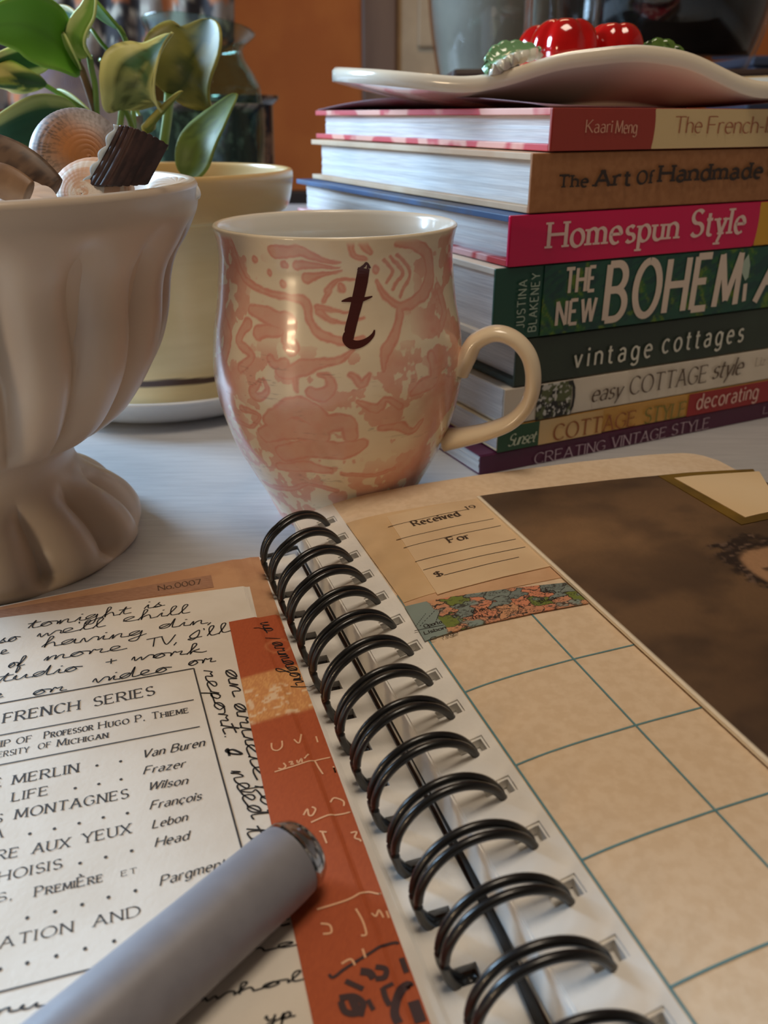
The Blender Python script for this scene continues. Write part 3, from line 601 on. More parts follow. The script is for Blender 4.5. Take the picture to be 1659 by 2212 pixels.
# ------------------------------------------------------------------ pink and cream mug
MC = np.array([-.0160, .2890, 0]); MK = 1.04
prof_o = smoothcurve([(21.5, 0), (23.5, .8), (27.2, 10), (31.8, 19.5), (36.6, 30), (40.1, 42), (41.8, 52), (41.9, 59), (40.8, 70), (39.0, 79.5), (37.7, 90), (37.3, 95), (37.7, 100), (38.5, 103.6)], 30) * [1.04, .99]
lip = np.array([(38.5, 104.1), (38.1, 104.5), (37.5, 104.5), (36.8, 104.0)]) * [1.04, .99]
prof_i = smoothcurve([(36.4, 103), (35.4, 99), (35.2, 94), (36.6, 80), (38.4, 68), (39.3, 58), (37.6, 42), (33.5, 28), (27, 16), (18, 9), (0.01, 7)], 6) * [1.04, .99]
mprof = np.r_[prof_o, lip, prof_i] / 1000
mr = lambda z: np.interp(z, prof_o[:, 1], prof_o[:, 0])
def mugpt(u, v):
    """photo point on the mug wall -> (arc mm from the front, height mm)"""
    d = ray(u, v); r = .040
    for _ in range(6):
        o = CAM[:2] - MC[:2]; A = d[0] ** 2 + d[1] ** 2; B = o @ d[:2]; C = o @ o - r * r
        t = (-B - math.sqrt(max(B * B - A * C, 0))) / A; z = CAMH + t * d[2]; r = float(mr(z * 1000)) / 1000
    p = o + d[:2] * t
    return np.array([(math.atan2(p[1], p[0]) + math.pi / 2) * 40, z * 1000])
m4 = lambda x, y: mugpt(400 + x / 2.074, 400 + y / 2.074)
def sdseg(px, py, pts, ws):
    d = np.full(len(px), 1e3)
    for (a, b), wa, wb in zip(zip(pts[:-1], pts[1:]), ws[:-1], ws[1:]):
        v = b - a; t = np.clip(((px - a[0]) * v[0] + (py - a[1]) * v[1]) / (v @ v + 1e-9), 0, 1)
        d = np.minimum(d, np.hypot(px - a[0] - t * v[0], py - a[1] - t * v[1]) - (wa * (1 - t) + wb * t))
    return d
MS = [([(190, 230), (230, 330), (270, 420), (360, 475), (470, 500), (540, 530), (560, 610), (630, 680), (720, 705), (800, 680)], [1.8, 1.6, 1.2, 1.0, 1.1, 1.5, 1.3, 1.4, 1.2, .7]),
      ([(400, 300), (500, 295), (590, 325), (690, 350)], [1.9, 1.6, .9, .3]), ([(440, 355), (445, 357)], [1.2, 1.0]), ([(500, 360), (590, 358), (690, 375)], [1.5, .9, .3]), ([(545, 420), (600, 405), (700, 392)], [1.6, .9, .3]),
      ([(310, 335), (312, 337)], [1.1, 1.1]), ([(373, 392), (375, 394)], [1.0, 1.0]), ([(440, 440), (442, 442)], [1.0, 1.0]),
      ([(640, 470), (690, 430), (760, 420)], [.9, .6, .3]), ([(620, 520), (650, 470)], [.7, .8]), ([(600, 560), (640, 600), (720, 620), (800, 600)], [1.1, .7, .5, .4]), ([(590, 540), (650, 560), (730, 570)], [.9, .7, .4]), ([(700, 455), (705, 460)], [1.0, 1.0]),
      ([(850, 380), (856, 384)], [1.0, 1.0]), ([(890, 340), (930, 385), (905, 440)], [.55, .6, .5]), ([(920, 320), (970, 385), (935, 470)], [.5, .6, .5]), ([(950, 310), (1005, 390), (965, 500)], [.5, .6, .5]), ([(860, 430), (900, 500), (960, 540), (1030, 520), (1090, 440), (1090, 330), (1030, 270), (950, 260)], [.6, 1.0, 1.2, 1.6, 2.2, 2.2, 1.6, 1.0]),
      ([(960, 540), (950, 650), (900, 740), (890, 830)], [1.2, 1.4, 1.8, .6]), ([(740, 250), (760, 320), (800, 330)], [1.2, .8, .8]), ([(800, 260), (830, 300)], [1.4, .8]),
      ([(300, 560), (380, 590), (460, 620), (450, 690)], [1.6, 2.6, 2.6, 1.4]), ([(330, 660), (420, 650)], [2.2, 1.6]), ([(480, 700), (500, 730), (470, 750), (450, 720)], [1.1, 1.2, 1.0, .9]), ([(380, 770), (400, 800), (450, 790), (430, 840), (520, 820), (600, 800), (700, 780), (760, 740)], [1.3, 1.6, 1.2, 1.8, 2.4, 1.6, 1.0, .5]),
      ([(490, 860), (500, 930)], [.8, .5]), ([(330, 880), (300, 925), (330, 950), (370, 920), (350, 870)], [1.0, 1.6, 1.4, .9, .6]), ([(560, 930), (610, 940), (650, 910), (640, 860), (590, 850)], [1.6, 2.2, 1.6, 1.2, .6]), ([(740, 850), (790, 890), (820, 850)], [.8, 1.3, .7]), ([(250, 820), (300, 760), (240, 700), (280, 620)], [1.8, 1.2, 1.6, 1.8]),
      ([(380, 1060), (480, 1000), (560, 1020), (620, 1070), (720, 1060), (740, 1120)], [2.6, 3.4, 3.4, 3.0, 2.6, 2.4]), ([(360, 1120), (480, 1090), (600, 1120)], [2.8, 3.4, 3.2]), ([(440, 1200), (560, 1180), (700, 1190), (790, 1160)], [3.0, 3.6, 3.2, 2.0]), ([(420, 1260), (540, 1260), (650, 1280)], [1.6, 2.2, 1.2]),
      ([(250, 1000), (330, 1030), (300, 1080), (240, 1060)], [1.2, .8, .8, 1.2]), ([(250, 1100), (290, 1180), (350, 1240)], [.9, .7, .6]), ([(780, 970), (860, 1000), (900, 960), (960, 990)], [.9, 1.6, 1.0, 1.4]), ([(880, 1090), (960, 1080), (1020, 1100), (1060, 1060)], [1.2, 1.6, 1.2, 1.0]),
      ([(1020, 930), (1060, 900), (1120, 860), (1100, 760)], [1.2, 2.0, 2.2, 1.6]), ([(1130, 460), (1160, 560), (1140, 640)], [1.6, 1.8, 1.2]), ([(160, 560), (190, 680), (160, 820)], [1.8, 2.2, 1.6]), ([(350, 1330), (450, 1360), (560, 1340), (680, 1370)], [.8, 1.2, .8, 1.0]), ([(700, 1290), (820, 1300), (940, 1270)], [.7, .9, .8])]
def _ms(pts, ws):
    P = smoothcurve([m4(*p) for p in pts], 5) if len(pts) > 2 else np.array([m4(*p) for p in pts]); return P, np.interp(np.linspace(0, 1, len(P)), np.linspace(0, 1, len(ws)), np.array(ws) * 1.12)
MS = [_ms(*q) for q in MS]
def mugcol(th, z, r):
    th = (th + np.pi / 2 + np.pi) % (2 * np.pi) - np.pi; s = th * 40; Z = z * 1000; n = len(s)
    wx = s + 1.6 * (fbm(s * .25 + 9, Z * .25, 61) - .5); wy = Z + 1.6 * (fbm(s * .25, Z * .25 + 5, 62) - .5)
    front = np.abs(s) < 66; d = np.full(n, 9.0); idx = np.nonzero(front)[0]
    for pts, ws in MS: d[idx] = np.minimum(d[idx], sdseg(wx[idx], wy[idx], pts, ws))
    pat = sst(.35, -.35, d); inner = sst(-.3, -1.2, d) * .25
    bg = sst(.51, .53, fbm(s * .085 + 20, Z * .10, 71)) * np.clip(sst(22, 36, np.abs(s)) + .8 * sst(40, 24, Z), 0, 1) * .9
    bg = np.maximum(bg, sst(.53, .56, fbm(s * .16 + 2, Z * .16, 72)) * .75 * np.maximum(sst(76, 66, Z), sst(18, 30, np.abs(s))))
    p = np.maximum(pat * (1 - inner), bg)
    p *= .8 + .3 * fbm(s * .5, Z * .5, 73)
    p *= sst(102.6, 100.6, Z)
    cream = mixc(np.broadcast_to(lin((242, 228, 200)), (n, 3)), lin((234, 216, 186)), fbm(s * .1, Z * .3, 74))
    c = mixc(cream, lin((220, 136, 118)), np.clip(p * 1.05, 0, 1) * .82)
    cr = sst(.03, .0, np.abs(fbm(s * .06 + 3, Z * .5, 75, 4) - .5)) * sst(.5, .75, fbm(s * .1, Z * .15, 76)) * sst(74, 62, Z); c = mixc(c, lin((120, 92, 76)), cr * .35)
    inside = (r < np.interp(Z, prof_o[:, 1], prof_o[:, 0] / 1000) - .0008)
    c[inside] = lin((236, 228, 214)); c[Z > 103.2] = lin((232, 218, 194)); return c
mug = E('mug', 'cream mug with pink scroll pattern and a dark red letter t', 'mug', tuple(MC))
lathe('mug_body', mprof, MC, MA('mug_glaze', .22, Coat_Weight=.35, Coat_Roughness=.08), mug, 760, col=mugcol)
ha = math.radians(-14); hd = np.array([math.cos(ha), math.sin(ha), 0]); hn = np.array([math.sin(ha), -math.cos(ha), 0])
hp = [PN(*q, MC + hd * .0, hn) for q in ((990, 800), (1008, 772), (1028, 738), (1070, 720), (1112, 733), (1143, 770), (1152, 822), (1140, 872), (1105, 910), (1055, 931), (1005, 943), (960, 950))]
hp = smoothcurve(hp, 6); q = np.linspace(0, 1, len(hp)); V, F = tubemesh(hp, .0030 + .0018 * np.abs(q - .5) ** 2 * 4, 18, up=hn, ry=.0046 + .0016 * np.abs(q - .5) ** 2 * 4)
V, F = tubemesh(hp, .0046 + .0014 * (2 * q - 1) ** 2, 18, up=np.cross(hn, [0, 0, 1]) * 0 + np.array([0, 0, 1]) + .001, ry=.0029 + .0012 * (2 * q - 1) ** 4)
def hang_frame(pts, n, rw, rt, m=18):
    T = np.gradient(pts, axis=0); T /= np.linalg.norm(T, axis=1)[:, None]; B = np.cross(T, n); t = np.linspace(0, 2 * np.pi, m, endpoint=False)
    V = pts[:, None] + np.array(n)[None, None] * (np.cos(t)[None, :, None] * rw[:, None, None]) + B[:, None] * (np.sin(t)[None, :, None] * rt[:, None, None])
    F = gfaces(m, len(pts), True); i = F // len(pts); j = F % len(pts); return V.reshape(-1, 3), [j * m + i]
V, F = hang_frame(hp, hn, .0044 + .0016 * (2 * q - 1) ** 2, .0027 + .0014 * (2 * q - 1) ** 4)
obj('handle', V, F, M('mug_handle_glaze', (232, 214, 184), .22, Coat_Weight=.35, Coat_Roughness=.08), mug)
def SM(P, lift):
    th = P[:, 0] / 40 - np.pi / 2; r = mr(P[:, 1]) / 1000 + lift; return np.c_[MC[0] + r * np.cos(th), MC[1] + r * np.sin(th), P[:, 1] / 1000]
li = Ink(SM, .00016)
def LM(pts, ws):
    P = smoothcurve([m4(*p) for p in pts], 5); w = np.interp(np.linspace(0, 1, len(P)), np.linspace(0, 1, len(ws)), ws); li.ribbon(P, w)
LM([(800, 372), (790, 430), (775, 500), (755, 580), (738, 650), (738, 690)], [3.6, 3.8, 3.6, 3.2, 3.2, 2.0]); LM([(722, 660), (722, 690), (745, 712), (780, 712), (815, 695), (840, 670), (848, 648)], [1.4, 2.4, 2.8, 2.2, 1.6, 1.0, .4])
LM([(700, 520), (740, 512), (790, 512), (838, 498)], [.3, 1.5, 1.3, .3]); LM([(772, 380), (800, 362), (812, 350), (828, 372)], [.6, .9, .7, .5]); LM([(818, 360), (812, 410)], [.6, .6])
li.build('letter_t', M('dark_red_glaze', (74, 28, 24), .3, Coat_Weight=.3), mug)

# ------------------------------------------------------------------ the stack of decorating books (origin of each: lower left end of its spine)
SAZ = math.radians(63.8); BX = np.array([math.sin(SAZ), math.cos(SAZ), 0]); BY = np.array([-BX[1], BX[0], 0]); B0 = PZ(1036, 1028, 0); BRZ = math.atan2(BX[1], BX[0])
def sp(u, v):
    p = PN(u, v, B0, BY) - B0; return np.array([p @ BX, p[2]]) * 1000
def SB(P, lift): return B0 + np.multiply.outer(P[:, 0] / 1000, BX) + np.multiply.outer(P[:, 1] / 1000, np.array([0, 0, 1.])) - BY * lift
def reach(u, x0, z):
    p = B0 + BX * x0 / 1000; k = (u - PCX) / PF; c, s = math.cos(TH), math.sin(TH)
    return (k * (p[1] * c - (z / 1000 - CAMH) * s) - p[0]) / (BY[0] - k * BY[1] * c)
page_m = M('page_edges', (226, 224, 222), .8, (198, 196, 196), 900, (.05, .05, 3), .35, .65)
def book(name, label, x0, z0, z1, L, Wd, spine_m, board_m=None, head_m=None, paperback=False, over=4):
    """hardback: boards, spine and page block; paperback: one wrap and a flush block"""
    o = E(name, label, 'book', tuple(B0 + BX * x0 / 1000 + np.array([0, 0, z0 / 1000])), BRZ, 'decorating books in the stack')
    T = (z1 - z0) / 1000; L /= 1000; bt = .0006 if paperback else .0024; ov = 0 if paperback else over / 1000; bm = board_m or spine_m
    box('bottom_cover', (0, .0012, 0), (L, Wd, bt), bm, o, .0003); box('top_cover', (0, .0012, T - bt), (L, Wd, T), bm, o, .0003)
    box('spine', (0, 0, 0), (L, .0014 if not paperback else .0009, T), spine_m, o, .0004)
    # leaves, slightly fanned at the head
    n = 9; Vv = []
    us = np.linspace(.0018, Wd - ov - .001, 12); zs = np.linspace(bt, T - bt, n)
    hx = ov + .0006 * rng.random(n) + (.0002 if paperback else 0)
    V = []; F = []
    U, Z = np.meshgrid(us, zs, indexing='ij'); X = np.broadcast_to(hx[None, :], U.shape) - .0006 * np.sin((U / Wd) * 3)
    V = np.stack([X, U, Z], -1).reshape(-1, 3); k = len(V); V2 = V.copy(); V2[:, 0] = L - ov
    f = gfaces(12, n); ring = [i * n for i in range(12)] + [11 * n + j for j in range(1, n)] + [i * n + n - 1 for i in range(10, -1, -1)] + [j for j in range(n - 2, 0, -1)]
    ring = np.array(ring); nx = np.roll(ring, -1)
    obj('page_block', np.r_[V, V2], [np.concatenate([f, f[:, ::-1] + k, np.stack([ring, ring + k, nx + k, nx], 1)])], page_m, o, smooth=False, world=False)
    if head_m: box('headband', (ov - .0012, .0016, bt), (ov + .003, .0030, T - bt), head_m, o)
    return o
def sq(name, parent, m, x0, x1, z0, z1, lift=.0006, round_r=0):
    """a printed colour field on a spine"""
    ik = Ink(SB, lift); 
    if round_r:
        pts = [(x0, z0)] + [(x1 + round_r * math.cos(t), (z0 + z1) / 2 + (z1 - z0) / 2 * math.sin(t)) for t in np.linspace(-math.pi / 2, math.pi / 2, 12)] + [(x0, z1)]
    else: pts = [(x0, z0), (x1, z0), (x1, z1), (x0, z1)]
    ik.poly(np.array(pts)); return ik.build(name, m, parent)
def st(parent, m, *items, name='spine_lettering'):
    ik = Ink(SB, .0009)
    for it in items:
        txt, u0, v0, u1, v1, px = it[:6]; kw = it[6] if len(it) > 6 else {}
        um, vm = (u0 + u1) / 2, (v0 + v1) / 2; qa, qb = sp(u0, v0), sp(u1, v1); ax_ = 0 if kw.get('side') else 1; qa[ax_] = qb[ax_] = (qa[ax_] + qb[ax_]) / 2; ik.text(txt, qa, qb, float(np.linalg.norm(sp(um, vm) - sp(um, vm - px))) if not kw.get('side') else float(np.linalg.norm(sp(um, vm) - sp(um - px, vm))), **{k_: v_ for k_, v_ in kw.items() if k_ != 'side'})
    return ik.build(name, m, parent)
CM = lambda n, c, r=.35, **k_: M(n, c, r, **k_)
SERIF = dict(thick=.13, thin=.3, serif=.15, slab=.05); SLAB = dict(thick=.25, thin=.55, serif=.23, slab=.13, track=.22); LIGHT = dict(thick=.11, thin=.3, serif=.13, slab=.04)
SANS = dict(thick=.15, thin=.85); 
b = book('book', 'thin purple book with white capital title, lowest in the stack', 0, 0, 8.6, 232, .205, CM('purple_cover', (84, 24, 62)), paperback=True)
st(b, CM('pale_lilac_ink', (190, 170, 184)), ('CREATING', 1152, 1002, 1304, 970, 22, LIGHT), ('VINTAGE', 1318, 967, 1434, 943, 22, LIGHT), ('STYLE', 1447, 940, 1527, 923, 22, LIGHT))
st(b, bpy.data.materials['pale_lilac_ink'], ('LU', 1645, 893, 1672, 887, 14, LIGHT), name='author_lettering')
b = book('book', 'slim book with a green, ochre and red spine, just above the purple one', 8.3, 9, 20.0, 226, .20, CM('ochre_cover', (206, 156, 78)), CM('cream_cover', (216, 196, 160)), paperback=True)
sq('green_spine_field', b, CM('green_print', (40, 82, 52)), sp(1073, 950)[0], sp(1162, 940)[0], 9.1, 19.9); sq('cream_spine_field', b, CM('pale_ochre_print', (214, 186, 138), .4, rgb2=(208, 160, 84), ns=14), sp(1162, 940)[0], sp(1300, 905)[0], 9.1, 19.9)
sq('red_spine_field', b, CM('red_print', (156, 34, 38)), sp(1485, 870)[0], 226 + 8, 9.1, 19.9)
st(b, CM('rust_ink', (150, 84, 40)), ('COTTAGE', 1193, 949, 1368, 919, 32, SERIF)); st(b, CM('olive_ink', (122, 116, 44)), ('STYLE', 1388, 916, 1476, 896, 31, SERIF))
st(b, CM('pale_pink_ink', (226, 186, 176)), ('decorating', 1501, 884, 1632, 858, 30, dict(thick=.13, thin=.8, track=.2))); st(b, CM('pale_green_ink', (196, 206, 180)), ('Sunset', 1094, 963, 1152, 952, 24, dict(shear=.35, thick=.15, thin=.3, track=.08)))
b = book('book', 'white paperback with brown easy cottage title and a dark plant picture', 10, 20.4, 35.6, 224, .20, CM('white_cover', (226, 216, 200), .4), paperback=True)
pc = Ink(SB, .0005)
def plantpic(x, y):
    n = fbm(x * .35, y * .35, 81); n2 = fbm(x * .8 + 4, y * .8, 82); c = np.broadcast_to(lin((36, 36, 32)), (len(x), 3)); c = mixc(c, lin((92, 100, 62)), sst(.48, .62, n)); return mixc(c, lin((206, 206, 200)), sst(.56, .62, n2))
xa, xb = sp(1158, 870)[0], sp(1234, 860)[0]
sheet('plant_picture', [(xa, 20.6), (xb - .6, 20.6), (xb - .6, 35.4), (xa, 35.4)], SB, .0007, .0003, MA('plant_picture_print', .4), b, (70, 40), plantpic)
pc.ribbon([(xb - 1, 20.6), (xb + .6, 24), (xb + 1, 28), (xb + .6, 32), (xb - 1, 35.4)], 1.2); pc.build('picture_border', CM('black_print', (30, 28, 26)), b)
ITAL = dict(shear=.22, thick=.14, thin=.25, serif=.05, slab=.04, track=.12)
st(b, CM('brown_title_ink', (88, 66, 46)), ('easy', 1274, 868, 1339, 855, 34, ITAL), ('COTTAGE', 1356, 855, 1522, 821, 36, LIGHT), ('style', 1534, 819, 1598, 805, 36, ITAL)); st(b, CM('grey_ink', (160, 146, 130)), ('Liz B', 1628, 791, 1668, 783, 17, LIGHT), name='author_lettering')
b = book('book', 'dark green hardback with widely spaced lowercase white title, under the leafy green book', 14.2, 36.2, 55.2, 236, .21, CM('dark_green_cover', (52, 66, 54), .45, rgb2=(46, 58, 48), ns=30), CM('dark_green_board', (36, 50, 42), .5), over=3.5)
LC = dict(thick=.13, thin=.8, track=.42)
st(b, CM('white_ink', (216, 216, 204)), ('vintage', 1237, 795, 1403, 768, 41, LC), ('cottages', 1427, 762, 1600, 735, 40, LC))
b = book('book', 'thick green book with leafy spine and giant white capital letters', 2.4, 55.6, 83.3, 250, .21, CM('green_spine', (30, 82, 66), .4), CM('cream_board', (222, 214, 200), .5), over=2)
def leafpic(x, y):
    n = fbm(x * .12, y * .14, 91); n2 = fbm(x * .5 + y * .3, y * .25, 92); c = np.broadcast_to(lin((28, 80, 64)), (len(x), 3)); c = mixc(c, lin((48, 104, 40)), sst(.5, .66, n) * sst(.42, .6, n2)); c = mixc(c, lin((24, 60, 62)), sst(.52, .6, fbm(x * .3 - y * .4, y * .3, 93)) * .7); return mixc(c, lin((110, 136, 36)), sst(.62, .7, n2) * sst(.5, .6, n) * .7)
sheet('leaf_print', [(sp(1170, 650)[0], 55.9), (251.5, 55.9), (251.5, 83.0), (sp(1170, 650)[0], 83.0)], SB, .0006, .0003, MA('leaf_print', .4), b, (260, 60), leafpic)
BIG = dict(thick=.145, thin=.92, track=.3, nib=0); MID = dict(thick=.16, thin=.92, track=.26, nib=0)
st(b, CM('cream_title_ink', (222, 206, 192)), ('THE', 1217, 634, 1281, 625, 51, MID), ('NEW', 1198, 704, 1280, 691, 50, MID), ('BOHEM', 1303, 689, 1584, 658, 112, BIG), ('A', 1626, 652, 1705, 641, 112, BIG))
st(b, CM('pale_green_title', (168, 190, 174)), ('JUSTINA', 1131, 705, 1134, 604, 17, dict(thick=.13, thin=.9, track=.3, side=1)), ('BLAKENEY', 1157, 713, 1161, 589, 17, dict(thick=.13, thin=.9, track=.3, side=1)), name='author_lettering')
ik = Ink(SB, .0009); ik.ribbon([sp(1603, 650), sp(1607, 612)], 2.3); ik.build('letter_i', bpy.data.materials['cream_title_ink'], b)
ik = Ink(SB, .0009); ik.poly([sp(1606, 606), sp(1598, 585), sp(1604, 562), sp(1614, 548), sp(1617, 572), sp(1613, 598)]); ik.build('leaf_motif', bpy.data.materials['pale_green_title'], b)
def floral(name, c1, c2, ns=45): return M(name, c1, .5, c2, ns, lo=.47, hi=.53, detail=2)
b = book('book', 'bright pink hardback with white serif title, between the kraft book and the green one', 7.4, 83.7, 101.9, 226, .22, CM('pink_cover', (214, 14, 84)), M('navy_board', (52, 84, 130), .5, (70, 66, 72), 14, lo=.5, hi=.6))
bm = floral('red_floral_board', (190, 40, 48), (220, 176, 180)); [ch for ch in b.children if ch.name.startswith('bottom_cover')][0].data.materials[0] = bm
sq('yellow_spine_field', b, CM('yellow_print', (214, 160, 36)), sp(1634, 480)[0], 226 + 7, 83.9, 101.7, .00062); sq('pink_spine_field', b, CM('pink_print', (214, 14, 84)), 7.5, sp(1630, 480)[0], 83.75, 101.85, .0007, 1.6)
st(b, CM('pale_pink_title', (236, 204, 196)), ('Homespun', 1181, 537, 1458, 513, 53, dict(thick=.19, thin=.42, serif=.19, slab=.08, track=.22)), ('Style', 1487, 511, 1602, 501, 53, dict(thick=.19, thin=.42, serif=.19, slab=.08, track=.22)))
kraft = M('kraft_cover', (168, 116, 74), .65, (158, 106, 66), 300)
b = book('book', 'brown kraft hardback with black slab title, under the red book', 15.4, 102.3, 122.8, 236, .215, kraft, M('tan_board', (206, 178, 146), .6, (190, 150, 112), 20), CM('blue_headband', (70, 160, 186)))
st(b, CM('faded_black_ink', (52, 40, 34), .6), ('The', 1203, 405, 1266, 403, 26, SLAB), ('Art', 1281, 403, 1357, 399, 34, SLAB), ('Of', 1372, 398, 1405, 395, 27, SLAB), ('Handmade', 1420, 395, 1641, 382, 34, SLAB), ('Living', 1660, 381, 1790, 373, 34, SLAB))
redsp = CM('red_cover', (158, 58, 46), .5); b = book('book', 'red and cream hardback topmost in the stack, under the leaf plate', 22.6, 123.3, 137.6, 222, .225, redsp, floral('red_toile_board', (196, 40, 46), (226, 160, 140), 40), CM('red_headband', (180, 60, 60)))
sq('cream_spine_field', b, CM('cream_print', (222, 196, 146), .45), sp(1408, 290)[0], 243, 123.5, 137.4); sq('red_author_field', b, redsp, 22.7, sp(1405, 290)[0], 123.5, 137.4, .0007, 1.2)
st(b, CM('pale_author_ink', (214, 160, 136)), ('Kaari', 1262, 286, 1318, 286, 27, dict(thick=.13, thin=.4, serif=.08, slab=.05)), ('Meng', 1326, 287, 1371, 288, 27, dict(thick=.13, thin=.4, serif=.08, slab=.05)), name='author_lettering')
NAR = dict(thick=.1, thin=.4, serif=.06, slab=.05, track=.12)
st(b, CM('brick_title_ink', (164, 92, 62)), ('The', 1452, 287, 1511, 287, 34, NAR), ('French-Inspired', 1524, 288, 1756, 286, 34, dict(fitn=None, **NAR)))
# the paper jacket of the top book, lifting off its cover
jm = M('plum_jacket_paper', (120, 78, 84), .6, (108, 70, 78), 30); t = np.linspace(0, 1, 24); Vj = []
wj = .222
for s_ in np.linspace(0, 1, 5):
    zj = .0149 + (.0048 * np.sin(np.pi * np.clip(t * 1.02, 0, 1)) ** .8) * (1 - s_) ** 2 + .0004; Vj.append(np.c_[np.full(24, .0002 + .05 * s_), .002 + (wj - .002) * t, zj - .0004])
Vj = np.concatenate(Vj); jo = obj('dust_jacket', Vj, [gfaces(5, 24)], jm, b, world=False); sm = jo.modifiers.new('paper', 'SOLIDIFY'); sm.thickness = .0004

# ------------------------------------------------------------------ majolica plate on the books
ZP = .1381; PC_ = PY(1262, 230, .445); PC_[2] = ZP
def plate_rim(ph):
    """ph: 0 towards the viewer, growing to the right; returns radius, rim height and curl"""
    k = np.array([-180, -140, -100, -85, -62, -42, -33, -20, 0, 15, 26, 34, 55, 80, 100, 140, 180])
    R = np.interp(ph, k, [96, 104, 120, 121, 112, 94, 89, 85, 83, 84, 87, 91, 110, 121, 120, 104, 96])
    Hh = np.interp(ph, k, [12, 10, 11, 11.5, 8.5, 4.5, 7, 13, 16, 13.5, 7, 2.5, 4, 8, 10, 10, 12]); return R, Hh
nph = 180; phd = np.linspace(-180, 180, nph, endpoint=False); R_, H_ = plate_rim(phd)
kk = np.hanning(11); kk /= kk.sum(); sm_ = lambda a: np.convolve(np.pad(a, 5, 'wrap'), kk, 'valid'); R_ = sm_(R_); H_ = sm_(H_)
def plate_pt(j, s, off=0):
    p = math.radians(1) * phd[j]; r = R_[j] * s; z = H_[j] * np.clip((s - .42) / .58, 0, 1) ** 1.7 + off; return np.array([r / 1000 * np.sin(p), -r / 1000 * np.cos(p), z / 1000])
sv = np.r_[np.linspace(.02, .95, 26), .975, .99, 1.0]
S_, J_ = np.meshgrid(sv, np.arange(nph), indexing='xy'); S_ = S_.T; J_ = J_.T
def plate_surf(off):
    p = np.radians(phd)[J_]; r = R_[J_] * S_ / 1000; z = (H_[J_] * np.clip((S_ - .42) / .58, 0, 1) ** 1.7 + off * np.clip((1.018 - S_) * 40, .25, 1)) / 1000
    return np.stack([PC_[0] + r * np.sin(p), PC_[1] - r * np.cos(p), ZP + .0002 + z], -1)
top = plate_surf(6.0).transpose(1, 0, 2); bot_ = plate_surf(0).transpose(1, 0, 2); ns = len(sv)
V = np.r_[top.reshape(-1, 3), bot_.reshape(-1, 3)]; f = gfaces(nph, ns, True); n0 = nph * ns; i = np.arange(nph); e = i * ns + ns - 1; e2 = ((i + 1) % nph) * ns + ns - 1
F = [np.concatenate([f, f[:, ::-1] + n0, np.stack([e, e2, e2 + n0, e + n0], 1)])]
sc_ = np.tile(sv, nph); thc = np.repeat(phd, ns)
ctop = mixc(np.broadcast_to(lin((236, 226, 206)), (n0, 3)), lin((206, 150, 40)), sst(.945, .96, sc_) * sst(.992, .98, sc_)); cbot = mixc(np.broadcast_to(lin((230, 206, 196)), (n0, 3)), lin((240, 232, 220)), sst(.9, 1.0, sc_))
plate = E('leaf_plate', 'cream lobed ceramic plate with raised tomatoes, resting on the topmost book', 'plate', tuple(PC_))
obj('dish', V, F, MA('majolica_glaze', .16, Coat_Weight=.5, Coat_Roughness=.05), plate, col=np.r_[ctop, cbot])
lathe('foot_ring', [(.044, 0), (.047, 0), (.048, .003), (.042, .003)], PC_, M('plate_foot', (226, 208, 196), .4), plate, 64, cap=False)
redg = M('red_glaze', (190, 14, 14), .12, (168, 8, 10), 60, Coat_Weight=.6, Coat_Roughness=.04)
def tomato(c, r, lobes, rot, sq_=.9):
    n, m = 72, 26; T, P = np.meshgrid(np.linspace(0, 2 * np.pi, n, endpoint=False), np.linspace(.02, np.pi - .02, m), indexing='ij')
    g = 1 - .10 * np.abs(np.cos(lobes * .5 * (T + rot))) ** 8 * np.sin(P); rr = r * g; dim = 1 - .22 * np.exp(-(P / .4) ** 2)
    V = np.stack([c[0] + rr * np.sin(P) * np.cos(T), c[1] + rr * np.sin(P) * np.sin(T), c[2] + rr * np.cos(P) * sq_ * dim], -1).reshape(-1, 3)
    obj('tomato', V, [gfaces(n, m, True)], redg, plate)
for (u, v, y, r, lb, rt) in ((1218, 108, .395, .0145, 5, 1.1), (1326, 108, .405, .0128, 5, .3), (1176, 108, .425, .0125, 5, .6)):
    tomato(PY(u, v, y), r, lb, rt)
def leafy(name, pts, width, m, col, parent, thick=.0012, ripple=0, fold=.0, up=(0, 0, 1), nrm=None, n=(26, 13), wp=.8, tipw=0.0):
    """leaf blade along a centre line; side vector lies across the blade"""
    P = smoothcurve(pts, max(2, n[0] // (len(pts) - 1))); N = len(P); T = np.gradient(P, axis=0); T /= np.linalg.norm(T, axis=1)[:, None]
    s = np.linspace(0, 1, N); side = np.array(nrm, float); Sd = side - (T @ side)[:, None] * T; Sd /= np.linalg.norm(Sd, axis=1)[:, None]; Nn = np.cross(Sd, T)
    w = width * (np.sin(np.pi * np.clip(s, 0, 1) ** wp) ** .75 + tipw * s * (1 - s)) + width * .02; t = np.linspace(-1, 1, n[1])
    fo = fold(s) if callable(fold) else np.full(N, fold)
    V = P[:, None] + Sd[:, None] * (w[:, None] * t[None])[..., None] * np.sqrt(np.maximum(1 - np.minimum(np.abs(fo), .9) ** 2, .1))[:, None, None] + Nn[:, None] * ((fo[:, None] * w[:, None]) * (t[None] ** 2) + ripple * np.sin(s * 40)[:, None] * np.abs(t)[None] * .001)[..., None]
    V = V.reshape(-1, 3); S2, T2 = np.meshgrid(s, t, indexing='ij'); cc = col(S2.ravel(), T2.ravel()) if col else None
    k = len(V); o = obj(name, V, [gfaces(N, n[1])], m, parent, col=cc); md = o.modifiers.new('blade', 'SOLIDIFY'); md.thickness = thick; md.offset = 0; return o
mint = MA('leaf_relief_glaze', .15, Coat_Weight=.5)
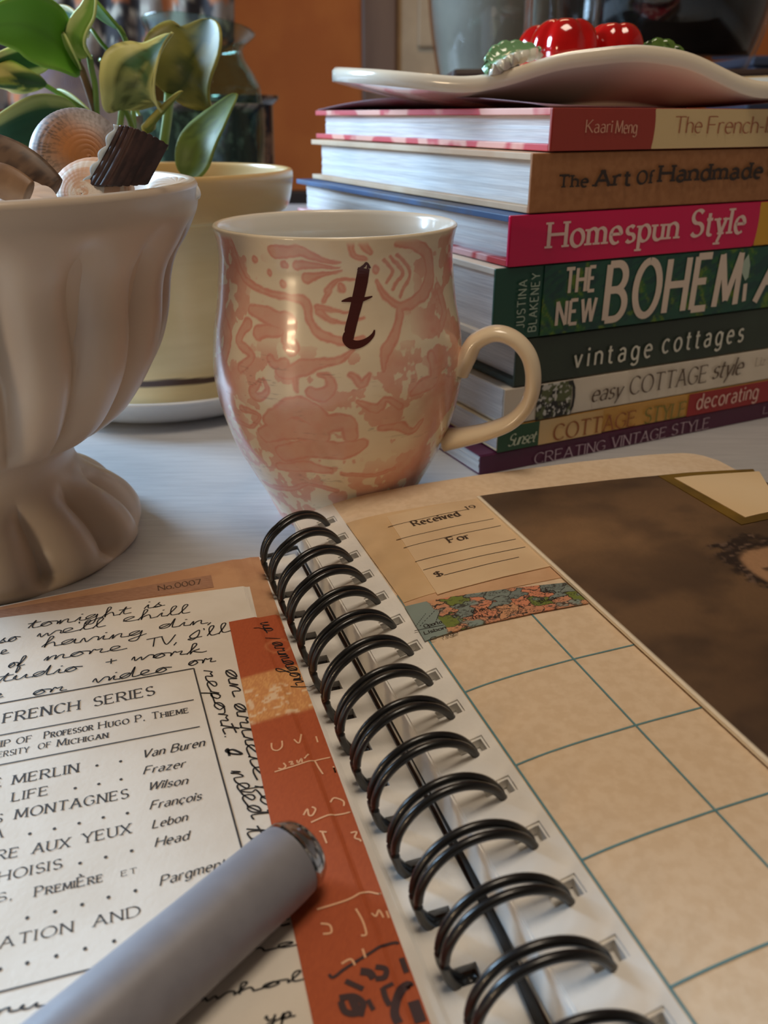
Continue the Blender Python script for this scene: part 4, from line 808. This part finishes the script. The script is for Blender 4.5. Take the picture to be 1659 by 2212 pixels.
leafy('leaf_relief', [PY(1056, 152, .372), PY(1098, 122, .376), PY(1166, 112, .382)], .0062, mint, lambda s, t: mixc(np.broadcast_to(lin((122, 168, 122)), (len(s), 3)), lin((232, 232, 220)), sst(.15, .9, t + .35 * np.sin(s * 32))), plate, .004, .5, .35, nrm=(.25, -.75, -.5))
leafy('leaf_relief', [PY(1382, 122, .385), PY(1436, 122, .386), PY(1492, 150, .384)], .0066, mint, lambda s, t: mixc(np.broadcast_to(lin((88, 116, 54)), (len(s), 3)), lin((40, 60, 30)), sst(.55, .7, fbm(s * 14, t * 3, 7))), plate, .004, .5, .35, nrm=(0, -.75, -.6))

# ------------------------------------------------------------------ white fluted urn and the shells in it
UC = np.array([-.137, .262, 0])
up_ = smoothcurve([(49, 0), (50.4, 2), (50, 6), (47, 11.5), (42, 16.5), (36, 21), (31.8, 26), (30.6, 31), (32.5, 36), (41.5, 40.5), (50.5, 48), (57.5, 57), (63, 66.5), (66.4, 77), (68.3, 88), (71, 95.5), (76, 102.5), (79.4, 108), (80.4, 112), (80.6, 116)], 6)
ui = smoothcurve([(80.0, 117.2), (77.8, 117.4), (76.6, 115), (74, 106), (67, 94), (62, 80), (54, 62), (40, 50), (.01, 46)], 6)
uprof = np.r_[up_, ui] / 1000; nout = len(up_)
def flute(R, Z, T, K):
    z = Z * 1000; body = sst(36, 48, z) * sst(109, 98, z) * (K < nout); foot = sst(27, 17, z) * sst(-1, 5, z) * (K < nout)
    tw = T * 18 + .016 * z
    g = np.abs(np.cos(tw / 2)); R = R - body * .0075 * (1 - g) ** 1.4 + body * .0014
    gf = np.abs(np.cos(T * 12 / 2 + .4)); R = R * (1 - foot * .15 * (1 - gf) ** 1.2); Z = Z + foot * .0022 * (gf - .5)
    return R, np.maximum(Z, 0)
urn_m = M('urn_white_glaze', (204, 186, 166), .36, Coat_Weight=.15, Coat_Roughness=.2)
urn = E('urn', 'white fluted footed ceramic urn filled with seashells', 'urn', tuple(UC))
lathe('urn_body', uprof, UC, urn_m, urn, 420, flute=flute)
t = np.linspace(0, .071, 2); lathe('filling', [(.001, .093), (.04, .0945), (.064, .0925), (.0655, .0915)], UC, M('pale_filling_sand', (206, 190, 168), .9, (170, 150, 128), 260, bump=.6, bs=300), urn, 48, cap=False)
def clam(name, label, c, r, axis, m, col, ribs=40, amp=.02, conc=0, hgt=.42, width=1.0, roll=0.0, parent=None, fan=np.pi * .98):
    """a ribbed shell valve: hinge (beak) on one side, opening along axis"""
    from mathutils import Vector, Matrix
    n, k = 150, 60; U, Vv = np.meshgrid(np.linspace(-fan, fan, n), np.linspace(.015, 1, k), indexing='ij')
    rad = r * Vv; rib = 1 + amp * np.cos(U * ribs * .5) * Vv + conc * np.sin(Vv * 70)
    x = rad * np.cos(U) * 1.0 + r * .35 * (1 - Vv) * -1; y = rad * np.sin(U) * width; h = hgt * r * np.sqrt(np.maximum(1 - Vv ** 2.2, 0)) * rib + amp * r * .6 * np.cos(U * ribs * .5) * Vv ** 2
    P = np.stack([x, y, h], -1).reshape(-1, 3); q = Vector(axis).to_track_quat('Z', 'X') @ __import__('mathutils').Quaternion((0, 0, 1), roll); Mx = np.array(q.to_matrix())
    P = P @ Mx.T + c; cc = col(U.ravel(), Vv.ravel())
    o = obj(name, P, [gfaces(n, k)], m, None, col=cc); sd = o.modifiers.new('wall', 'SOLIDIFY'); sd.thickness = .0012; sd.offset = -1
    props(o, label, 'shell', 'shells in the urn'); return o
shell_m = MA('shell_surface', .5)
def toward(p): d = CAM - p; return d / np.linalg.norm(d)
def c1(U, V):
    c = mixc(np.broadcast_to(lin((176, 112, 60)), (len(U), 3)), lin((150, 122, 104)), sst(.15, .7, V + .25 * np.cos(U - 2.4))); c = mixc(c, lin((158, 156, 162)), sst(.3, 1, V) * sst(-.2, .9, np.cos(U + 2.2)))
    return mixc(c, lin((78, 62, 50)), sst(.42, .62, fbm(V * 14, U * 26, 5)) * sst(.3, .8, V) * (.45 + .55 * sst(-.2, .6, np.cos(U - .7))) * .9)
p = PY(160, 338, .262); clam('clam_shell', 'round ribbed grey-brown clam shell standing upright in the white urn', p + np.array([0, .004, -.001]), .0125 * 1.02, toward(p) * .9 + np.array([-.1, 0, .25]), shell_m, c1, 150, .012, .006, .62, 1.03, 1.1)
p = PY(192, 392, .238); clam('clam_shell', 'smooth peach clam shell half hidden behind the dark scallop', p + np.array([0, .002, -.004]), .0098, toward(p) * .8 + np.array([-.3, 0, .5]), shell_m, lambda U, V: mixc(np.broadcast_to(lin((216, 172, 140)), (len(U), 3)), lin((232, 214, 196)), sst(.45, .55, fbm(V * 9, U * .5, 8))), 60, .004, .003, .6, 1.05, 0)
p = PY(285, 345, .236)
def c2(U, V): return mixc(np.broadcast_to(lin((70, 48, 44)), (len(U), 3)), lin((50, 34, 32)), sst(.45, .6, fbm(V * 3, U * 4, 12)))
n, k = 60, 30; A_, B_ = np.meshgrid(np.linspace(0, 1, n), np.linspace(-1, 1, k), indexing='ij')
q0 = np.array(PY(215, 425, .236)); tipc = np.array(PY(300, 285, .240)); rgt = np.array(PY(352, 372, .238)); lft = np.array(PY(205, 372, .236))
def fanpt(s, t):
    bl = np.array(PY(190, 404, .236)); br = np.array(PY(318, 396, .240)); tl = np.array(PY(262, 292, .238)); tr = np.array(PY(362, 316, .243))
    tt = (t + 1) / 2; base = bl * (1 - tt)[..., None] + br * tt[..., None]; top = tl * (1 - tt)[..., None] + tr * tt[..., None]; P = base * (1 - s)[..., None] + top * s[..., None]
    ln = (1 - (2 * tt - .7) ** 2 * .6) * s ** 2 * .0022; w = np.sin(tt * np.pi)
    P[..., 2] += ln + .0006 * np.abs(np.sin(t * 14)) * s; P[..., 1] -= (.0040 * w + .0004 * np.abs(np.sin(t * 14))) * (1 - .3 * s); return P
P = fanpt(A_, B_); o = obj('scallop_shell', P.reshape(-1, 3), [gfaces(n, k)], shell_m, None, col=c2(B_.ravel() * 2, A_.ravel())); sd = o.modifiers.new('wall', 'SOLIDIFY'); sd.thickness = .001
props(o, 'dark brown ribbed scallop shell with a chipped pale edge, tilted in the white urn', 'shell', 'shells in the urn')
s_ = np.linspace(0, 1, 40); ed = fanpt(s_, np.full(40, -1.0)); wv = .0007 + .0011 * np.abs(np.sin(s_ * 13 + .4)); cam_s = np.array([-1, -.3, .35]); cam_s /= np.linalg.norm(cam_s)
V = np.r_[ed + np.array([.0004, -.0008, 0]), ed + cam_s * wv[:, None] + np.array([0, -.0006, 0])]; i = np.arange(39)
oe = obj('chipped_edge', V, [np.stack([i, i + 1, i + 41, i + 40], 1)], M('pale_shell_edge', (196, 206, 212), .4), o, world=False); sd = oe.modifiers.new('wall', 'SOLIDIFY'); sd.thickness = .0005
oe['label'] = 'pale blue-white chipped rim'
def c3(U, V): return mixc(np.broadcast_to(lin((108, 84, 66)), (len(U), 3)), lin((74, 56, 46)), sst(.45, .6, fbm(U * 3, V * 14, 15)))
def bar(name, label, pts, w, col, m, cat='shell'):
    N = 40; C = smoothcurve(pts, 14); N = len(C); T = np.gradient(C, axis=0); T /= np.linalg.norm(T, axis=1)[:, None]; A = np.cross(T, [0, -1, .3]); A /= np.linalg.norm(A, axis=1)[:, None]; B = np.cross(A, T); s = np.linspace(0, 1, N); t = np.linspace(0, 2 * np.pi, 24, endpoint=False)
    ww = w * (.75 + .25 * np.sin(np.pi * s)); V = C[:, None] + A[:, None] * (np.cos(t)[None] * ww[:, None] * (1 + .05 * np.cos(9 * t))[None])[..., None] + B[:, None] * (np.sin(t)[None] * ww[:, None] * .45)[..., None]
    S2, T2 = np.meshgrid(t, s, indexing='ij'); V = V.transpose(1, 0, 2).reshape(-1, 3); o = obj(name, np.r_[V, [C[0]], [C[-1]]], [gfaces(24, N, True), np.r_[np.stack([np.full(24, 24 * N), (np.arange(24) + 1) % 24 * N, np.arange(24) * N], 1), np.stack([np.full(24, 24 * N + 1), np.arange(24) * N + N - 1, (np.arange(24) + 1) % 24 * N + N - 1], 1)]], m, None, col=np.r_[col(S2.ravel(), T2.ravel()), col(np.zeros(2), np.zeros(2))])
    props(o, label, cat, 'shells in the urn'); return o
bar('razor_shell', 'long dark brown shell slanting across the white urn at the left edge of the photo', [PY(-40, 322, .236), PY(40, 366, .233), PY(112, 420, .231)], .0062, c3, shell_m)
bar('razor_shell', 'short tan shell piece lying under the long brown shell', [PY(-40, 378, .219), PY(10, 392, .217), PY(62, 418, .215)], .004, lambda U, V: mixc(np.broadcast_to(lin((146, 112, 84)), (len(U), 3)), lin((120, 90, 66)), fbm(U * 2, V * 9, 3)), shell_m)
p = PY(45, 405, .224); clam('clam_shell', 'pale pink broken shell between the two brown shell pieces', p + np.array([0, 0, -.004]), .0062, toward(p) * .5 + np.array([0, 0, .8]), shell_m, lambda U, V: mixc(np.broadcast_to(lin((236, 214, 204)), (len(U), 3)), lin((244, 232, 226)), V), 20, .06, 0, .5, 1.2, .2)
p = PY(366, 398, .266); clam('clam_shell', 'small white shell at the urn rim beside the dark scallop', p + np.array([0, .004, -.003]), .0060, toward(p) * .35 + np.array([.1, 0, .9]), shell_m, lambda U, V: mixc(np.broadcast_to(lin((240, 238, 234)), (len(U), 3)), lin((226, 222, 216)), V), 30, .03, 0, .5, 1.2, .2)

# ------------------------------------------------------------------ potted plant on its saucer
GC = np.array([PY(347, 600, .442)[0], .442, 0])
scr = E('saucer', 'white saucer under the cream plant pot', 'saucer', tuple(GC)); sau_m = M('saucer_glaze', (206, 208, 208), .3, (198, 200, 202), 40, Coat_Weight=.2)
lathe('saucer_dish', smoothcurve([(57, 0), (60, .6), (68, 4.5), (74.5, 11), (76, 14.4), (74.6, 15.2), (72.5, 13.4), (66, 7.5), (58, 5.2), (.01, 5)], 6) / 1000, GC, sau_m, scr, 96)
lathe('foot_rim', [(.0565, 0), (.0585, 0), (.0592, .0016), (.056, .0016)], GC, M('saucer_foot', (120, 118, 116), .5), scr, 64, cap=False)
pot = E('potted_plant', 'variegated rubber-leaved houseplant in a cream pot with a dark band', 'plant', (GC[0], GC[1], .0053), 0)
pp_ = smoothcurve([(53, 5.4), (55, 6.2), (58, 20), (60.3, 50), (61.8, 86), (62.2, 90.5), (66, 92), (68.5, 97), (70, 104), (70.6, 108.5), (70.2, 110.8), (68.8, 111.4), (67.4, 110.4), (66.5, 104), (63.5, 96), (60, 90)], 30) / 1000
def potcol(th, z, r):
    Z = z * 1000; c = mixc(np.broadcast_to(lin((226, 206, 158)), (len(z), 3)), lin((214, 192, 142)), fbm(th * 3, Z * .3, 17)); a = .35 * np.sin(th * 5) + .3 * np.sin(th * 11)
    c = mixc(c, lin((70, 44, 34)), sst(17.6, 18.2, Z + a * .3) * sst(21.6, 21.0, Z + a)); return mixc(c, lin((206, 156, 82)), sst(91, 93, Z) * (r > .06) * .55)
lathe('plant_pot', pp_, GC, MA('pot_glaze', .28, Coat_Weight=.25), pot, 200, col=potcol)
lathe('soil', [(.001, .099), (.03, .1), (.062, .098)], GC, M('potting_soil', (52, 38, 28), .95, (30, 22, 18), 300, bump=.8, bs=300), pot, 48, cap=False)
lm_ = MA('plant_leaf', .5, Coat_Weight=.04, Coat_Roughness=.25, Specular_IOR_Level=.3)
def lc(base, cream, dark=None, edge=.55, seed=1, amt=.5, spots=0):
    def f(s, t):
        n = fbm(s * 3 + seed, t * 2.2, seed); c = np.broadcast_to(lin(base), (len(s), 3))
        c = mixc(c, lin(cream), np.clip(sst(edge, edge + .25, np.abs(t) + .5 * (n - .5)) + sst(.62, .5, n) * amt * 0 + amt * sst(.52, .6, fbm(s * 2.2, t * 1.5 + seed, seed + 3)), 0, 1))
        if dark is not None: c = mixc(c, lin(dark), sst(.48, .56, fbm(s * 2 + 7, t * 1.2, seed + 8)) * sst(.75, .45, np.abs(t)))
        c = mixc(c, c * .8, sst(.05, .0, np.abs(t)) * .6)
        if spots: c = mixc(c, lin((60, 70, 30)), sst(.68, .74, fbm(s * 9, t * 6, seed + 20)) * spots)
        return c
    return f
LFV = [ # centre line in the photo, depth, half width (mm), side vector, fold, colours
    ('big', [(172, 150, .40), (110, 84, .385), (40, 52, .375), (-50, 62, .37)], 12.5, (-.2, -.45, .86), .25, lc((96, 156, 44), (126, 176, 66), None, .8, 2, .2)),
    ('var', [(112, 118, .40), (50, 128, .385), (-40, 146, .37)], 6.5, (0, -.5, .8), .15, lc((126, 158, 84), (214, 208, 146), (52, 92, 52), .35, 3, .8)),
    ('fold', [(100, 182, .395), (50, 180, .38), (-40, 178, .365)], 9, (.1, -.6, .7), -.75, lc((156, 160, 72), (220, 202, 122), (54, 82, 54), .3, 4, .8)),
    ('low', [(172, 262, .405), (100, 268, .39), (20, 292, .375), (-60, 322, .37)], 12.5, (-.1, -.5, .86), .2, lc((108, 138, 70), (176, 186, 120), (38, 84, 62), .5, 5, .6)),
    ('back', [(192, 70, .43), (150, 40, .44), (86, 28, .45)], 5.5, (0, -.35, .9), .1, lc((60, 108, 84), (214, 214, 170), (44, 92, 72), .5, 6, .5)),
    ('young', [(192, 122, .402), (176, 86, .395), (200, 30, .392), (206, -30, .39)], 6.5, (.9, -.4, .1), .7, lc((142, 186, 84), (206, 220, 142), None, .5, 7, .5)),
    ('bud', [(172, 150, .398), (150, 104, .392), (136, 70, .39)], 3.6, (.9, -.5, 0), .5, lc((150, 192, 92), (200, 216, 140), None, .6, 8, .3)),
    ('top', [(262, 66, .42), (226, 24, .412), (180, -30, .405)], 11.5, (.7, -.35, -.5), .2, lc((70, 122, 46), (120, 160, 70), None, .85, 9, .2)),
    ('cup', [(262, 236, .392), (288, 186, .380), (330, 124, .378), (372, 72, .384)], 14.5, (.86, -.3, .42), .3, lc((72, 98, 54), (204, 202, 126), (60, 96, 62), .45, 10, .35, .7)),
    ('olive', [(364, 206, .425), (398, 150, .42), (436, 92, .418), (452, 40, .42)], 20.5, (.8, -.3, .5), .2, lc((92, 96, 46), (150, 142, 66), (64, 74, 36), .72, 11, .35, .5)),
    ('small', [(316, 290, .388), (346, 252, .382), (394, 196, .384)], 4.6, (.6, -.6, .5), .5, lc((96, 110, 44), (176, 166, 80), None, .5, 12, .2)),
    ('right', [(398, 384, .40), (430, 320, .398), (470, 262, .398), (512, 202, .40)], 10.5, (.75, -.25, .45), .2, lc((92, 112, 50), (122, 138, 66), (70, 90, 44), .8, 13, .2, .4)),
    ('low', [(238, 300, .425), (170, 240, .44), (120, 200, .45)], 8, (.2, -.5, .8), .2, lc((84, 124, 66), (170, 184, 116), (44, 90, 62), .6, 14, .4)),
]
for nm, cl, w, sd_, fo, colf in LFV: leafy('leaf', [PY(*q) for q in cl], w / 1000, lm_, colf, pot, .0009, 0, fo, nrm=sd_)
gs = M('green_stem', (112, 142, 62), .4, (128, 152, 74), 60); bs_ = M('brown_stem', (110, 78, 52), .5, (126, 100, 62), 50)
for cl, r, m in (([(232, 330, .418), (214, 270, .414), (196, 210, .41), (176, 152, .402), (160, 128, .40)], 1.7, bs_), ([(210, 262, .413), (206, 190, .408), (198, 150, .404), (193, 120, .402)], 1.3, gs), ([(204, 252, .412), (160, 222, .402), (98, 184, .395)], 1.0, gs), ([(212, 268, .413), (190, 262, .41), (172, 262, .405)], .9, gs), ([(290, 300, .425), (284, 140, .424), (270, 84, .42), (256, 58, .42)], 1.2, gs),
                 ([(248, 330, .40), (258, 280, .396), (264, 232, .393)], 1.3, gs), ([(352, 320, .43), (362, 250, .427), (366, 200, .425)], 2.2, gs), ([(296, 320, .41), (282, 262, .40), (268, 232, .393)], 1.4, gs), ([(308, 330, .395), (316, 290, .388)], .9, gs), ([(398, 420, .405), (398, 380, .40)], 1.3, gs), ([(256, 130, .418), (222, 96, .416), (196, 62, .42), (190, 70, .43)], .9, gs), ([(112, 118, .40), (150, 150, .402), (176, 160, .403)], .8, gs), ([(300, 250, .415), (268, 170, .415), (214, 128, .405)], .9, gs)):
    tube('stem', smoothcurve([PY(*q) for q in cl], 6), r / 1000, m, pot, 10)

# ------------------------------------------------------------------ glass pitcher, mottled vase, pleated shade and floral curtain behind the plant
gl = GLT('pale_green_glass', (222, 238, 230))
gp = E('glass_pitcher', 'pale green glass pitcher with a flared tilted lip, behind the houseplant', 'pitcher', tuple(PZ(460, 585, 0)))
gc = PZ(460, 585, 0); z_ = lambda v, u=460: PY(u, v, gc[1])[2]; rr_ = lambda px: px / PF * (gc[1] * math.cos(TH) + .05)
pts = [(.03, 0), (rr_(92), .004), (rr_(118), .04), (rr_(128), z_(230)), (rr_(120), z_(170)), (rr_(90), z_(118)), (rr_(82), z_(92)), (rr_(96), z_(64))]
pr_ = smoothcurve(pts, 7); inn = pr_[::-1].copy(); inn[:, 0] -= .003; inn[:, 1] = np.maximum(inn[:, 1], .005)
def tilt(R, Z, T, K):
    k = sst(z_(150), z_(60), Z); return R * (1 + .28 * k * np.cos(T + .2) ** 3 * (np.cos(T + .2) > 0) + .012 * np.sin(9 * T + 60 * Z) + .01 * np.sin(5 * T - 90 * Z)), Z + k * .010 * np.cos(T + 1.9)
lathe('pitcher_body', np.r_[pr_, inn], gc, gl, gp, 90, flute=tilt)
lathe('potpourri', [(.002, .006), (rr_(104), .008), (rr_(110), .04), (rr_(112), z_(250)), (.06, z_(225)), (.002, z_(215))], gc, M('potpourri_mix', (60, 50, 46), .8, (150, 140, 128), 55, lo=.5, hi=.62, bump=.6, bs=120), gp, 48)
mv = E('mottled_vase', 'brown mottled square-rimmed vase beside the glass pitcher', 'vase', tuple(PZ(545, 530, 0)))
vc = PZ(545, 530, 0); zv = lambda v: PY(545, v, vc[1])[2]; rv = lambda px: px / PF * (vc[1] * math.cos(TH) + .05)
lathe('vase_body', np.r_[smoothcurve([(rv(50), 0), (rv(56), .01), (rv(58), zv(330)), (rv(60), zv(232)), (rv(62), zv(226)), (rv(72), zv(214)), (rv(72), zv(206))], 5), smoothcurve([(rv(66), zv(206)), (rv(56), zv(224)), (rv(52), zv(330)), (.001, .02)], 5)], vc, M('mottled_brown_glass', (48, 36, 32), .2, (132, 98, 76), 60, lo=.46, hi=.6, Coat_Weight=.4), mv, 60)
ps = E('pleated_lamp', 'grey pleated cone lampshade standing behind the houseplant', 'lamp', tuple(PZ(210, 560, 0)))
lc_ = PZ(210, 560, 0); zs_ = lambda v: PY(210, v, lc_[1])[2]
n = 96; T = np.linspace(0, 2 * np.pi, n * 2, endpoint=False); rt_ = .012 + .0015 * (np.arange(n * 2) % 2); rb_ = .088 + .005 * (np.arange(n * 2) % 2); zt_, zb_ = zs_(100), zs_(395)
k5 = np.linspace(0, 1, 6); V = np.stack([np.stack([lc_[0] + (rt_ * (1 - q) + rb_ * q) * np.cos(T), lc_[1] + (rt_ * (1 - q) + rb_ * q) * np.sin(T), np.full(n * 2, zt_ * (1 - q) + zb_ * q)], -1) for q in k5], 1).reshape(-1, 3)
so = obj('lamp_shade', V, [gfaces(n * 2, 6, True)], M('grey_pleated_paper', (170, 160, 162), .7, (150, 142, 156), 30), ps, smooth=False)
tube('lamp_stem', [(lc_[0], lc_[1], .012), (lc_[0], lc_[1], zt_)], .006, M('lamp_brass', (140, 110, 70), .35, Metallic=.8), ps, 16)
lathe('lamp_base', [(.05, 0), (.05, .006), (.03, .012), (.008, .016), (.006, .02)], lc_, M('lamp_base_wood', (70, 50, 40), .4), ps, 40)
cy = 1.5; us = np.linspace(-120, 505, 160); V = []
for u_ in us:
    vb = np.interp(u_, [-120, 60, 150, 225, 260, 330, 430, 470, 505], [240, 235, 190, 150, 95, 108, 140, 120, 90])
    for s_ in np.linspace(0, 1, 26): p = PY(u_, -260 + (vb + 260) * s_, cy); p[1] += .018 * math.sin(u_ * .09) * (.15 + .2 * s_) ; V.append(p)
def curcol(P):
    x, z = P[:, 0] * 100, P[:, 2] * 100; n = fbm(x * .28, z * .28, 101); c = mixc(np.broadcast_to(lin((30, 24, 26)), (len(x), 3)), lin((120, 106, 96)), sst(.52, .60, n)); c = mixc(c, lin((150, 84, 44)), sst(.58, .66, fbm(x * .3 + 7, z * .3, 102))); return mixc(c, lin((150, 140, 126)), sst(.6, .68, fbm(x * .6, z * .6 + 3, 103)))
V = np.array(V); o = obj('floral_curtain', V, [gfaces(160, 26)], MA('floral_fabric', .85), None, col=curcol(V)); sd = o.modifiers.new('cloth', 'SOLIDIFY'); sd.thickness = .002
props(o, 'dark floral curtain with cream and orange blooms hanging behind the houseplant', 'curtain')

# ------------------------------------------------------------------ jars behind the plate, on a dark sideboard
JY = .86; zj0 = PY(1100, 170, JY)[2]
sb = E('wooden_stand', 'dark wooden stand carrying the glass jars behind the books', 'stand', (PY(1290, 200, JY)[0], JY, 0))
dw = M('dark_stand_wood', (58, 40, 32), .5, (44, 30, 24), 20, (1, 6, 6)); x0, x1 = PY(945, 200, JY)[0], PY(1720, 200, JY)[0]
box('stand_top', (x0, JY - .18, zj0 - .02), (x1, JY + .31, zj0), dw, sb, bv=.003, world=True)
for xx in (x0 + .02, x1 - .05):
    for yy in (JY - .17, JY + .26): box('leg', (xx, yy, 0), (xx + .03, yy + .03, zj0 - .02), dw, sb, bv=.002, world=True)
clear = GL('clear_glass', (244, 246, 246), .015); thin = GLT('thin_clear_glass', (238, 240, 240))
def jar(name, label, u, y, prof_px, fill, fm, wall=.0022, base=.006):
    c = PY(u, 170, y); c[2] = zj0 + .0004; dep = y * math.cos(TH) - (zj0 + .02 - CAMH) * math.sin(TH)
    zz = lambda v: PY(u, v, y)[2] - c[2]; P = smoothcurve([(px / PF * dep, max(zz(v), 0) if v < 168 else 0) for px, v in prof_px], 8)
    o = E(name, label, 'jar', tuple(c)); I = P[::-1].copy(); I[:, 0] -= wall; I = I[I[:, 1] > base]; I = np.r_[I, [[max(I[-1, 0] * .6, .001), base], [.0005, base]]]
    lathe('glass_wall', np.r_[P, [[P[-1, 0] - wall / 2, P[-1, 1] + wall / 2]], I], c, clear if fill is None else thin, o, 96)
    if fill is not None:
        Q = I[::-1].copy(); Q[:, 0] = np.maximum(Q[:, 0] - .0006, .0004); Q[:, 1] += .0004; Q = Q[Q[:, 1] < fill * P[-1, 1]]; Q = np.r_[Q, [[.0004, Q[-1, 1]]]]
        lathe('filling', Q, c, fm, o, 96)
    return o
jar('glass_jar', 'tapered glass jar filled with grey wax, standing nearest the wooden door trim', 1092, 1.065, [(146, 170), (149, 160), (158, 110), (168, 40), (176, -60), (182, -190)], .9, M('grey_wax', (158, 146, 130), .6, (146, 134, 120), 20), .003, .007)
jar('glass_jar', 'tapered glass jar filled with black liquid, behind the red tomatoes', 1408, .86, [(176, 172), (186, 160), (206, 110), (222, 40), (233, -60), (240, -190)], .92, M('black_liquid', (14, 13, 16), .12), .004, .016)
jar('glass_tumbler', 'clear empty glass tumbler between the grey and black jars', 1206, .725, [(80, 172), (82, 160), (83, 60), (84, -60), (85, -190)], None, None, .0045, .012)
o = E('storage_box', 'dark navy box standing behind the black jar', 'box', tuple((PY(1600, 300, 1.25)[0] + .1, 1.25, 0))); bx_ = PY(1600, 300, 1.25); zt = PY(1640, 120, 1.25)[2]
nv = M('navy_box', (44, 50, 66), .5, (38, 44, 60), 20); box('box_body', (bx_[0], 1.25, 0), (bx_[0] + .2, 1.41, zt - .012), nv, o, bv=.004, world=True); box('box_lid', (bx_[0] - .003, 1.247, zt - .0118), (bx_[0] + .203, 1.413, zt), M('navy_lid', (58, 64, 80), .45), o, bv=.003, world=True)
